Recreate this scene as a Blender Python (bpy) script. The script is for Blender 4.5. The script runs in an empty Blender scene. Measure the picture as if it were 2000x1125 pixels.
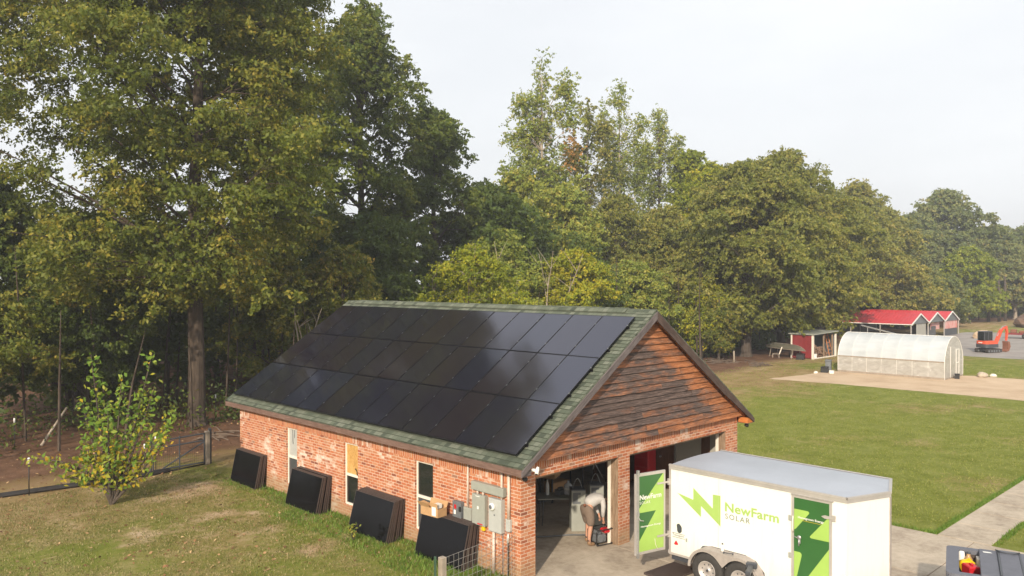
import bpy, bmesh, math, random
import numpy as np
from mathutils import Vector, Matrix, noise
R = math.radians
PI = math.pi
rnd = random.Random(7)
scene = bpy.context.scene
# ------------------------------------------------------------------ camera
cd = bpy.data.cameras.new('camera'); cam = bpy.data.objects.new('camera', cd)
scene.collection.objects.link(cam); scene.camera = cam
cam.location = (-12.724, -12.701, 6.69)
cam.rotation_euler = (PI/2 - 0.0084, 0, -0.7755)
cd.lens = 28.52; cd.sensor_width = 36; cd.clip_start = .1; cd.clip_end = 3000
# ------------------------------------------------------------------ light
SUN_EL = R(25); SUN_DIR = Vector((-.868*math.cos(SUN_EL), -.497*math.cos(SUN_EL), math.sin(SUN_EL)))
world = bpy.data.worlds.new("World"); scene.world = world; world.use_nodes = True
nt = world.node_tree; nt.nodes.clear()
wo = nt.nodes.new('ShaderNodeOutputWorld'); bg = nt.nodes.new('ShaderNodeBackground')
sky = nt.nodes.new('ShaderNodeTexSky'); sky.sky_type = 'NISHITA'; sky.sun_disc = False
sky.sun_elevation = SUN_EL; sky.sun_rotation = math.atan2(SUN_DIR.x, SUN_DIR.y)
sky.air_density = 1.0; sky.dust_density = 6.0; sky.ozone_density = 1.0
hz = nt.nodes.new('ShaderNodeMix'); hz.data_type = 'RGBA'; hz.inputs[0].default_value = .80
hz.inputs[7].default_value = (10.8, 11.0, 11.2, 1)          # thin white overcast in front of the blue
tcw = nt.nodes.new('ShaderNodeTexCoord'); mpw = nt.nodes.new('ShaderNodeMapping'); mpw.inputs['Scale'].default_value = (1, 1, 3.2)
nzw = nt.nodes.new('ShaderNodeTexNoise'); nzw.inputs['Scale'].default_value = 2.1; nzw.inputs['Detail'].default_value = 6; nzw.inputs['Roughness'].default_value = .55
mrw = nt.nodes.new('ShaderNodeMapRange'); mrw.inputs[1].default_value = .3; mrw.inputs[2].default_value = .7; mrw.inputs[3].default_value = .78; mrw.inputs[4].default_value = .90
nt.links.new(tcw.outputs['Generated'], mpw.inputs[0]); nt.links.new(mpw.outputs[0], nzw.inputs['Vector']); nt.links.new(nzw.outputs['Fac'], mrw.inputs[0]); nt.links.new(mrw.outputs[0], hz.inputs[0])
nt.links.new(sky.outputs[0], hz.inputs[6]); nt.links.new(hz.outputs[2], bg.inputs[0])
bg.inputs[1].default_value = .093
nt.links.new(bg.outputs[0], wo.inputs[0])
sd = bpy.data.lights.new('sun', 'SUN'); sun = bpy.data.objects.new('sun', sd); scene.collection.objects.link(sun)
sd.energy = 5.0; sd.angle = R(1.2); sd.color = (1, .87, .70)
sun.rotation_euler = SUN_DIR.to_track_quat('Z', 'Y').to_euler()
scene.view_settings.view_transform = 'Standard'; scene.view_settings.look = 'None'
scene.view_settings.exposure = 0.17; scene.view_settings.gamma = 1
# ------------------------------------------------------------------ helpers
COL = scene.collection
class MB:
    def __init__(s): s.v = []; s.f = []; s.uv = []; s.sm = []
    def quad(s, pts, uv=None, smooth=False):
        n = len(s.v); s.v += [tuple(p) for p in pts]; s.f.append(tuple(range(n, n+len(pts))))
        if uv is None:
            a, b, c = (Vector(pts[i]) for i in (0, 1, 2)); N = (b-a).cross(c-a)
            if len(pts) > 3 and N.length < 1e-9: N = (c-a).cross(Vector(pts[3])-a)
            ax = max(range(3), key=lambda i: abs(N[i]))
            uv = [((p[1], p[2]) if ax == 0 else (p[0], p[2]) if ax == 1 else (p[0], p[1])) for p in pts]
        s.uv += uv; s.sm.append(smooth)
    def box(s, x0, y0, z0, x1, y1, z1, M=None, bev=0):
        if x0 > x1: x0, x1 = x1, x0
        if y0 > y1: y0, y1 = y1, y0
        if z0 > z1: z0, z1 = z1, z0
        if bev:
            b = min(bev, (x1-x0)*.45, (y1-y0)*.45, (z1-z0)*.45)
            X = (x0, x1); Y = (y0, y1); Z = (z0, z1)
            def c(i, j, k, ax):
                p = [X[i], Y[j], Z[k]]; sgn = (1 if i == 0 else -1, 1 if j == 0 else -1, 1 if k == 0 else -1)
                for a in range(3):
                    if a != ax: p[a] += b*sgn[a]
                return tuple(p)
            F = []
            for i in (0, 1):
                q = [c(i, 0, 0, 0), c(i, 1, 0, 0), c(i, 1, 1, 0), c(i, 0, 1, 0)]; F.append(q if i else q[::-1])
                q = [c(0, i, 0, 1), c(1, i, 0, 1), c(1, i, 1, 1), c(0, i, 1, 1)]; F.append(q[::-1] if i else q)
                q = [c(0, 0, i, 2), c(1, 0, i, 2), c(1, 1, i, 2), c(0, 1, i, 2)]; F.append(q if i else q[::-1])
            for j in (0, 1):
                for k in (0, 1):
                    q = [c(0, j, k, 1), c(1, j, k, 1), c(1, j, k, 2), c(0, j, k, 2)]; F.append(q if (j == 0) == (k == 1) else q[::-1])
                    q = [c(j, 0, k, 0), c(j, 1, k, 0), c(j, 1, k, 2), c(j, 0, k, 2)]; F.append(q[::-1] if (j == 0) == (k == 1) else q)
                    q = [c(j, k, 0, 0), c(j, k, 1, 0), c(j, k, 1, 1), c(j, k, 0, 1)]; F.append(q if (j == 0) == (k == 0) else q[::-1])
            for i in (0, 1):
                for j in (0, 1):
                    for k in (0, 1):
                        q = [c(i, j, k, 0), c(i, j, k, 1), c(i, j, k, 2)]
                        F.append(q if (i+j+k) % 2 == 1 else q[::-1])
        else:
            P = [(x0,y0,z0),(x1,y0,z0),(x1,y1,z0),(x0,y1,z0),(x0,y0,z1),(x1,y0,z1),(x1,y1,z1),(x0,y1,z1)]
            F = [[P[i] for i in f] for f in ((0,3,2,1),(4,5,6,7),(0,1,5,4),(1,2,6,5),(2,3,7,6),(3,0,4,7))]
        for q in F:
            n = len(s.v); s.quad(q)
            if M is not None:
                for i in range(n, len(s.v)): s.v[i] = tuple(M @ Vector(s.v[i]))
        return s
    def tube(s, pts, rad, n=8, cap=True, smooth=True):
        pts = [Vector(p) for p in pts]
        if not hasattr(rad, '__len__'): rad = [rad]*len(pts)
        rings = []; U = None
        for i, p in enumerate(pts):
            d = (pts[min(i+1, len(pts)-1)]-pts[max(i-1, 0)])
            d = d.normalized() if d.length > 1e-9 else Vector((0, 0, 1))
            if U is None: U = d.orthogonal().normalized()
            else:
                U = U - d*U.dot(d); U = U.normalized() if U.length > 1e-6 else d.orthogonal().normalized()
            V = d.cross(U)
            rings.append([p+(U*math.cos(2*PI*k/n)+V*math.sin(2*PI*k/n))*rad[i] for k in range(n)])
        L = 0
        for i in range(len(rings)-1):
            L2 = L+(pts[i+1]-pts[i]).length; c = 2*PI*max(rad[i], rad[i+1])
            for k in range(n):
                k2 = (k+1) % n
                s.quad([rings[i][k], rings[i][k2], rings[i+1][k2], rings[i+1][k]],
                       [(c*k/n, L), (c*(k+1)/n, L), (c*(k+1)/n, L2), (c*k/n, L2)], smooth)
            L = L2
        if cap: s.quad(rings[0][::-1]); s.quad(rings[-1])
        return s
    def lathe(s, prof, c=(0,0,0), axis='z', n=24, smooth=True):
        def P(r, h, k):
            a = 2*PI*k/n; x, y = r*math.cos(a), r*math.sin(a)
            q = (x, y, h) if axis == 'z' else ((h, x, y) if axis == 'x' else (y, h, x))
            return (q[0]+c[0], q[1]+c[1], q[2]+c[2])
        for i in range(len(prof)-1):
            (r0, h0), (r1, h1) = prof[i], prof[i+1]
            for k in range(n):
                q = [P(r0, h0, k), P(r0, h0, k+1), P(r1, h1, k+1), P(r1, h1, k)]
                if r0 < 1e-6: q = q[1:] if False else [q[0], q[2], q[3]]
                elif r1 < 1e-6: q = q[:3]
                s.quad(q, None, smooth)
        return s
    def prism(s, poly, a, b, f, smooth=False):
        # poly 2-D outline (ccw), f(u,v,w)->xyz ; extruded w from a to b
        n = len(poly)
        s.quad([f(u, v, b) for u, v in poly]); s.quad([f(u, v, a) for u, v in poly][::-1])
        for i in range(n):
            u, v = poly[i]; u2, v2 = poly[(i+1) % n]
            s.quad([f(u, v, a), f(u2, v2, a), f(u2, v2, b), f(u, v, b)], None, smooth)
        return s
    def strip(s, fronts, smooth=False):
        for A, B in zip(fronts[:-1], fronts[1:]):
            for i in range(len(A)-1): s.quad([A[i], A[i+1], B[i+1], B[i]], None, smooth)
        return s
    def build(s, name, mat, parent=None, label=None, weld=True, recalc=True):
        me = bpy.data.meshes.new(name); me.from_pydata(s.v, [], s.f)
        uvl = me.uv_layers.new(name='UVMap'); uvl.data.foreach_set('uv', np.array(s.uv, dtype=np.float32).ravel())
        me.polygons.foreach_set('use_smooth', s.sm)
        if weld:
            b = bmesh.new(); b.from_mesh(me); bmesh.ops.remove_doubles(b, verts=b.verts, dist=1e-5)
            if recalc: bmesh.ops.recalc_face_normals(b, faces=b.faces)
            b.to_mesh(me); b.free()
        for m in (mat if isinstance(mat, (list, tuple)) else [mat]): me.materials.append(m)
        o = bpy.data.objects.new(name, me); COL.objects.link(o)
        if parent is not None: o.parent = parent
        if label: o['label'] = label
        return o
def thing(name, label, cat, loc=(0,0,0), rz=0, group=None):
    o = bpy.data.objects.new(name, None); COL.objects.link(o); o.empty_display_size = .2
    o.location = loc; o.rotation_euler = (0, 0, rz); o['label'] = label; o['category'] = cat
    if group: o['group'] = group
    return o
def tag(o, label, cat, group=None, kind=None):
    if label: o['label'] = label
    if cat: o['category'] = cat
    if group: o['group'] = group
    if kind: o['kind'] = kind
    return o
def at(o, loc, rz=0): o.location = loc; o.rotation_euler = (0, 0, rz); return o
def dup(root, loc, rz=0, label=None, group=None, scale=None):
    r = root.copy(); COL.objects.link(r); r.location = loc; r.rotation_euler = (0, 0, rz)
    if scale: r.scale = scale if hasattr(scale, '__len__') else (scale,)*3
    if label: r['label'] = label
    if group: r['group'] = group
    for ch in list(root.children):
        c = ch.copy(); COL.objects.link(c); c.parent = r
        for g in list(ch.children):
            d = g.copy(); COL.objects.link(d); d.parent = c
    return r
# ------------------------------------------------------------------ materials
class NM:
    def __init__(s, name):
        s.m = bpy.data.materials.new(name); s.m.use_nodes = True; s.t = s.m.node_tree
        s.b = s.t.nodes['Principled BSDF']
    def n(s, typ, **k):
        o = s.t.nodes.new('ShaderNode'+typ)
        for a, v in k.items(): setattr(o, a, v)
        return o
    def l(s, a, b): s.t.links.new(a, b)
    def noise(s, vec, scale, detail=4, rough=.6, dist=0):
        o = s.n('TexNoise'); o.inputs['Scale'].default_value = scale; o.inputs['Detail'].default_value = detail
        o.inputs['Roughness'].default_value = rough; o.inputs['Distortion'].default_value = dist
        if vec is not None: s.l(vec, o.inputs['Vector'])
        return o.outputs['Fac']
    def ramp(s, fac, stops, interp='LINEAR'):
        o = s.n('ValToRGB'); cr = o.color_ramp; cr.interpolation = interp
        while len(cr.elements) < len(stops): cr.elements.new(.5)
        for e, (p, c) in zip(cr.elements, stops):
            e.position = p; e.color = (c[0], c[1], c[2], 1) if hasattr(c, '__len__') else (c, c, c, 1)
        s.l(fac, o.inputs[0]); return o.outputs[0]
    def mix(s, f, a, b, blend='MIX'):
        o = s.n('Mix', data_type='RGBA', blend_type=blend)
        for i, v in ((0, f), (6, a), (7, b)):
            if hasattr(v, 'is_output') or isinstance(v, bpy.types.NodeSocket): s.l(v, o.inputs[i])
            elif i == 0: o.inputs[0].default_value = v
            else: o.inputs[i].default_value = (*v[:3], 1) if hasattr(v, '__len__') else (v, v, v, 1)
        return o.outputs[2]
    def math(s, op, a, b=None, clamp=False):
        o = s.n('Math', operation=op, use_clamp=clamp)
        for i, v in ((0, a), (1, b)):
            if v is None: continue
            if isinstance(v, bpy.types.NodeSocket): s.l(v, o.inputs[i])
            else: o.inputs[i].default_value = v
        return o.outputs[0]
    def mapping(s, vec, scale=(1,1,1), loc=(0,0,0), rot=(0,0,0)):
        o = s.n('Mapping'); s.l(vec, o.inputs[0]); o.inputs['Scale'].default_value = scale
        o.inputs['Location'].default_value = loc; o.inputs['Rotation'].default_value = rot
        return o.outputs[0]
    def uv(s): return s.n('UVMap').outputs[0]
    def obj(s): return s.n('TexCoord').outputs['Object']
    def geo(s): return s.n('NewGeometry').outputs['Position']
    def attr(s, name, out='Color'):
        o = s.n('Attribute'); o.attribute_name = name; return o.outputs[out]
    def bump(s, h, strength=.3, dist=.02):
        o = s.n('Bump'); o.inputs['Strength'].default_value = strength; o.inputs['Distance'].default_value = dist
        s.l(h, o.inputs['Height']); s.l(o.outputs[0], s.b.inputs['Normal'])
    def set(s, **k):
        for a, v in k.items():
            i = s.b.inputs[{'col':'Base Color','rough':'Roughness','metal':'Metallic','spec':'Specular IOR Level',
                            'trans':'Transmission Weight','ior':'IOR','alpha':'Alpha','coat':'Coat Weight','crough':'Coat Roughness','sheen':'Sheen Weight'}[a]]
            if isinstance(v, bpy.types.NodeSocket): s.l(v, i)
            elif hasattr(v, '__len__'): i.default_value = (*v[:3], 1)
            else: i.default_value = v
        return s
def plain(name, col, rough=.6, metal=0, var=.12, scale=6, spec=.5, bump=0, coat=0):
    m = NM(name); f = m.noise(m.obj(), scale, 5, .65)
    a = tuple(c*(1-var) for c in col); b = tuple(min(1, c*(1+var)) for c in col)
    m.set(col=m.ramp(f, [(.3, a), (.7, b)]), metal=metal, spec=spec, coat=coat)
    g = m.noise(m.obj(), scale*3, 3); m.set(rough=m.math('ADD', m.math('MULTIPLY', g, .2), rough-.1, True))
    if bump: m.bump(f, bump, .01)
    return m.m
def mat_brick(name, soldier=False):
    m = NM(name); uv = m.uv()
    v = m.mapping(uv, (1,1,1), (.0,.02,0), (0,0,PI/2 if soldier else 0))
    bt = m.n('TexBrick'); m.l(v, bt.inputs['Vector']); bt.offset = 0 if soldier else .5
    for k, x in (('Scale', 1), ('Mortar Size', .0085), ('Mortar Smooth', .15), ('Bias', 0), ('Brick Width', .30 if soldier else .215), ('Row Height', .078)):
        bt.inputs[k].default_value = x
    bt.inputs['Color1'].default_value = (0,0,0,1); bt.inputs['Color2'].default_value = (1,1,1,1); bt.inputs['Mortar'].default_value = (.5,.5,.5,1)
    r = bt.outputs['Color']
    if soldier:
        base = m.ramp(r, [(0, (.33,.10,.045)), (.35, (.44,.15,.065)), (.6, (.50,.19,.08)), (.85, (.40,.12,.05)), (1, (.46,.24,.13))])
    else:
        base = m.ramp(r, [(0, (.22,.08,.05)), (.10, (.38,.125,.06)), (.4, (.47,.165,.075)), (.7, (.43,.18,.09)), (.93, (.52,.25,.14)), (1, (.24,.13,.09))])
    n1 = m.noise(uv, 1.1, 3, .6); n2 = m.noise(uv, 9, 4, .7)
    k = m.math('ADD', m.math('ADD', m.math('MULTIPLY', n1, 1.9), m.math('MULTIPLY', n2, .55)), m.math('MULTIPLY', r, .22))
    wash = m.ramp(k, [(.0, 0), (.66, 0), (.8, 1)]) if False else m.math('MULTIPLY', m.math('SUBTRACT', k, 1.46 if soldier else 1.47), 4.2, True)
    base = m.mix(m.math('MULTIPLY', wash, .85), base, m.ramp(r, [(0, (.42,.28,.21)), (.5, (.62,.50,.42)), (1, (.70,.62,.54))]))
    base = m.mix(.25, base, m.ramp(n2, [(.3, (.55,.45,.4)), (.7, (1.15,1.1,1.05))]), 'MULTIPLY')
    mor = m.ramp(m.noise(uv, 3, 4), [(.3, (.50,.33,.24)), (.75, (.66,.50,.40))])
    base = m.mix(bt.outputs['Fac'], base, mor)
    sep = m.n('SeparateXYZ'); m.l(uv, sep.inputs[0])
    low = m.math('SUBTRACT', 1, m.math('MULTIPLY', m.math('ADD', sep.outputs[1], m.math('MULTIPLY', n1, -.5)), 3.2), True)
    base = m.mix(m.math('MULTIPLY', low, .55), base, (.27,.21,.12))
    m.set(col=base, rough=.9, spec=.25)
    m.bump(m.math('SUBTRACT', m.math('MULTIPLY', n2, .3), bt.outputs['Fac']), .5, .006)
    return m.m
def mat_shingle():
    m = NM('green_shingle'); uv = m.uv(); bt = m.n('TexBrick'); m.l(uv, bt.inputs['Vector']); bt.offset = .37; bt.offset_frequency = 3
    for k, x in (('Scale', 1), ('Mortar Size', .006), ('Mortar Smooth', .2), ('Brick Width', .165), ('Row Height', .14)): bt.inputs[k].default_value = x
    bt.inputs['Color1'].default_value = (0,0,0,1); bt.inputs['Color2'].default_value = (1,1,1,1); bt.inputs['Mortar'].default_value = (.2,.2,.2,1)
    base = m.ramp(bt.outputs['Color'], [(0, (.055,.066,.05)), (.25, (.10,.118,.086)), (.7, (.14,.155,.117)), (1, (.17,.182,.143))])
    n = m.noise(uv, 90, 3, .8); n2 = m.noise(uv, .8, 4)
    base = m.mix(.7, base, m.ramp(n, [(.25, .45), (.75, 1.5)]), 'MULTIPLY'); base = m.mix(.35, base, m.ramp(n2, [(.3, .6), (.7, 1.25)]), 'MULTIPLY')
    base = m.mix(m.math('MULTIPLY', bt.outputs['Fac'], .6), base, (.05,.06,.045))
    sep = m.n('SeparateXYZ'); m.l(uv, sep.inputs[0]); saw = m.math('FRACT', m.math('DIVIDE', sep.outputs[1], .14))
    m.set(col=base, rough=.95, spec=.2); m.bump(m.math('ADD', m.math('MULTIPLY', saw, -1.2), m.math('MULTIPLY', bt.outputs['Color'], .5)), .8, .008); return m.m
def mat_wood(name, dark, mid, light, gs=1.0, along='u', attr=None):
    m = NM(name); uv = m.uv(); sc = (1.2*gs, 22*gs, 1) if along == 'u' else (22*gs, 1.2*gs, 1)
    g = m.noise(m.mapping(uv, sc), 2.2, 6, .7, .6); n = m.noise(uv, 2.1, 4, .6)
    c = m.ramp(m.math('ADD', m.math('MULTIPLY', g, .65), m.math('MULTIPLY', n, .35)), [(.32, dark), (.5, mid), (.68, light)])
    m.set(col=c, rough=.8, spec=.25); m.bump(g, .5, .006); return m.m
def mat_siding():
    m = NM('weathered_cedar'); uv = m.uv(); g = m.noise(m.mapping(uv, (1.0, 20, 1)), 2.4, 6, .75, .8); n = m.noise(m.mapping(uv, (1.6, 5, 1)), 1.0, 5, .65)
    fresh = m.ramp(g, [(.3, (.13,.046,.022)), (.5, (.34,.13,.055)), (.72, (.52,.255,.13))])
    old = m.ramp(g, [(.3, (.026,.020,.019)), (.5, (.095,.068,.060)), (.72, (.25,.18,.15))])
    a = m.attr('weather', 'Fac')
    k = m.math('MULTIPLY', m.math('ADD', m.math('SUBTRACT', a, .5), m.math('MULTIPLY', m.math('SUBTRACT', n, .5), 2.6)), 1.25)
    k = m.math('ADD', k, .5, True)
    mott = m.noise(m.mapping(uv, (.35, 8, 1)), 2.4, 6, .7, 1.0); bc = m.mix(.75, m.mix(k, fresh, old), m.ramp(mott, [(.32, .55), (.5, 1.0), (.72, 1.6)]), 'MULTIPLY')
    m.set(col=bc, rough=.85, spec=.2); m.bump(g, .6, .008); return m.m
def mat_ground():
    m = NM('lawn'); P = m.geo(); a = m.attr('zone'); sep = m.n('SeparateColor'); m.l(a, sep.inputs[0])
    n0 = m.noise(P, .16, 5, .6); n1 = m.noise(P, .9, 5, .65); n2 = m.noise(P, 7, 6, .7); n3 = m.noise(P, 45, 3, .7)
    mixn = m.math('ADD', m.math('MULTIPLY', n1, .5), m.math('ADD', m.math('MULTIPLY', n2, .3), m.math('MULTIPLY', n3, .35)))
    green = m.ramp(mixn, [(.40, (.105,.13,.02)), (.55, (.19,.215,.04)), (.72, (.285,.295,.09))])
    dry = m.ramp(mixn, [(.38, (.16,.11,.045)), (.55, (.29,.205,.09)), (.72, (.44,.33,.18))])
    bare = m.ramp(mixn, [(.38, (.22,.14,.07)), (.55, (.42,.29,.17)), (.72, (.58,.45,.30))])
    lit = m.ramp(mixn, [(.36, (.045,.026,.017)), (.5, (.125,.068,.042)), (.64, (.22,.125,.078)), (.76, (.33,.21,.13))])
    def th(ch, sc, w):
        return m.math('ADD', m.math('MULTIPLY', m.math('SUBTRACT', m.math('ADD', ch, m.math('MULTIPLY', m.math('SUBTRACT', w, .5), sc)), .5), 2.6), .5, True)
    w = m.math('ADD', m.math('MULTIPLY', n0, .55), m.math('MULTIPLY', m.math('ADD', m.math('MULTIPLY', n1, .5), m.math('MULTIPLY', n2, .5)), .45))
    c = m.mix(th(sep.outputs[0], 3.0, w), green, dry)
    c = m.mix(th(sep.outputs[2], 1.6, n1), c, bare)
    c = m.mix(th(sep.outputs[1], 1.8, m.math('ADD', m.math('MULTIPLY', n1, .6), m.math('MULTIPLY', n2, .4))), c, lit)
    m.set(col=c, rough=1, spec=.08); m.bump(m.math('ADD', n3, n2), .9, .05); return m.m
def mat_sheet(name, stops, s1=1.0, s2=14, rough=.95, bump=.4):
    m = NM(name); P = m.geo(); n1 = m.noise(P, s1, 6, .6); n2 = m.noise(P, s2, 5, .75)
    m.set(col=m.ramp(m.math('ADD', m.math('MULTIPLY', n1, .55), m.math('MULTIPLY', n2, .45)), stops), rough=rough, spec=.2); m.bump(n2, bump, .02); return m.m
def mat_concrete():
    m = NM('concrete'); P = m.geo(); n1 = m.noise(P, .7, 6, .65); n2 = m.noise(P, 5, 6, .7); n3 = m.noise(P, 60, 3, .7)
    c = m.ramp(m.math('ADD', m.math('MULTIPLY', n1, .6), m.math('MULTIPLY', n2, .4)), [(.34, (.25,.20,.15)), (.5, (.42,.355,.275)), (.66, (.53,.455,.36))])
    c = m.mix(.5, c, m.ramp(n3, [(.3, .75), (.7, 1.15)]), 'MULTIPLY')
    stain = m.math('MULTIPLY', m.math('SUBTRACT', m.noise(P, 1.1, 5, .6), .56), 4.5, True)
    c = m.mix(m.math('MULTIPLY', stain, .4), c, (.10,.08,.06))
    m.set(col=c, rough=.88, spec=.3); m.bump(n3, .25, .004); return m.m
def mat_leaf(name, pal, trans=.3):
    # pal: colour ramp stops over a per-leaf random value stored in attribute 'tint'
    m = NM(name); a = m.attr('tint', 'Fac'); c = m.ramp(a, pal)
    m.set(col=c, rough=.55, spec=.25)
    t = m.n('BsdfTranslucent'); m.l(m.mix(.5, c, (.30,.34,.03)), t.inputs[0]); ms = m.n('MixShader'); ms.inputs[0].default_value = trans
    out = m.t.nodes['Material Output']; m.l(m.b.outputs[0], ms.inputs[1]); m.l(t.outputs[0], ms.inputs[2]); m.l(ms.outputs[0], out.inputs[0])
    return m.m
def mat_bark(name, a, b):
    m = NM(name); g = m.noise(m.mapping(m.obj(), (1,1,.16)), 14, 5, .7); n = m.noise(m.obj(), 1.5, 4)
    m.set(col=m.ramp(m.math('ADD', m.math('MULTIPLY', g, .6), m.math('MULTIPLY', n, .4)), [(.35, a), (.65, b)]), rough=.95, spec=.15); m.bump(g, .8, .03); return m.m
def mat_panel(spare=False):
    m = NM('spare_solar_glass' if spare else 'solar_glass'); o = m.obj(); sep = m.n('SeparateXYZ'); m.l(o, sep.inputs[0]); oi = m.n('ObjectInfo').outputs['Random']
    def line(ax, per, w): 
        f = m.math('FRACT', m.math('DIVIDE', sep.outputs[ax], per)); return m.math('LESS_THAN', f, w)
    bus = m.math('MAXIMUM', line(1, .0865, .10), m.math('MULTIPLY', line(0, .168, .03), .8))
    cell = m.mix(oi, (.008,.009,.018), (.014,.010,.012)); cell = m.mix(m.math('MULTIPLY', m.math('GREATER_THAN', oi, .86), .6), cell, (.008,.014,.034))
    n = m.noise(o, 2, 3)
    m.set(col=m.mix(m.math('MULTIPLY', bus, .7), cell, (.055,.05,.055)), rough=m.math('ADD', m.math('MULTIPLY', n, .06), .07), spec=1.0)
    m.b.inputs['Specular Tint'].default_value = (.72,.78,1.0,1)
    m.b.inputs['IOR'].default_value = 1.5 if spare else 1.60
    m.bump(m.noise(o, 1.1, 2), .02, .03)
    if spare:
        m.set(spec=.16, rough=.34); l_ = m.b.inputs['Base Color'].links[0]; m.t.links.remove(l_); m.b.inputs['Base Color'].default_value = (.005,.005,.006,1); m.b.inputs['Specular Tint'].default_value = (1,1,1,1)
    return m.m
def mat_glass(name, col, rough=.06):
    m = NM(name); m.set(col=col, rough=rough, spec=.6); m.bump(m.noise(m.obj(), 1.5, 2), .05, .02); return m.m
def mat_poly():
    m = NM('greenhouse_film'); o = m.obj(); n = m.noise(m.mapping(o, (.5, .5, 3)), 1.6, 5, .6); oi = n
    c = m.ramp(n, [(.3, (.58,.625,.66)), (.7, (.70,.74,.775))]); m.set(col=c, rough=.35, spec=.5)
    t = m.n('BsdfTranslucent'); t.inputs[0].default_value = (.75,.78,.76,1); tr = m.n('BsdfTransparent'); tr.inputs[0].default_value = (.9,.92,.9,1)
    s1 = m.n('MixShader'); s1.inputs[0].default_value = .30; s2 = m.n('MixShader'); s2.inputs[0].default_value = .04
    m.l(m.b.outputs[0], s1.inputs[1]); m.l(t.outputs[0], s1.inputs[2]); m.l(s1.outputs[0], s2.inputs[1]); m.l(tr.outputs[0], s2.inputs[2])
    m.l(s2.outputs[0], m.t.nodes['Material Output'].inputs[0]); m.bump(n, .4, .05); return m.m
def mat_film_clear():
    m = NM('clear_side_film'); n = m.noise(m.mapping(m.obj(), (.6,.6,1.4)), 2.2, 6, .6, 1.5)
    m.set(col=m.ramp(n, [(.35, (.42,.40,.37)), (.6, (.54,.52,.49)), (.75, (.80,.79,.76))]), rough=.35, spec=.6)
    tr = m.n('BsdfTransparent'); tr.inputs[0].default_value = (.88,.9,.87,1); s2 = m.n('MixShader'); s2.inputs[0].default_value = .25
    m.l(m.b.outputs[0], s2.inputs[1]); m.l(tr.outputs[0], s2.inputs[2]); m.l(s2.outputs[0], m.t.nodes['Material Output'].inputs[0]); m.bump(n, .5, .05); return m.m
def mat_trailer():
    m = NM('white_paint'); P = m.geo(); n = m.noise(m.mapping(P, (5, 5, .35)), 2.0, 5, .7); n2 = m.noise(P, 1.2, 4); sep = m.n('SeparateXYZ'); m.l(P, sep.inputs[0])
    low = m.math('SUBTRACT', 1, m.math('MULTIPLY', m.math('SUBTRACT', sep.outputs[2], .45), 1.5), True)
    g = m.math('MULTIPLY', m.math('SUBTRACT', m.math('ADD', m.math('MULTIPLY', n, .8), m.math('MULTIPLY', low, .28)), .42), 2.2, True)
    m.set(col=m.mix(m.math('MULTIPLY', g, .42), (.72,.71,.67), (.40,.34,.27)), rough=m.math('ADD', m.math('MULTIPLY', n2, .2), .3)); return m.m
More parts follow.
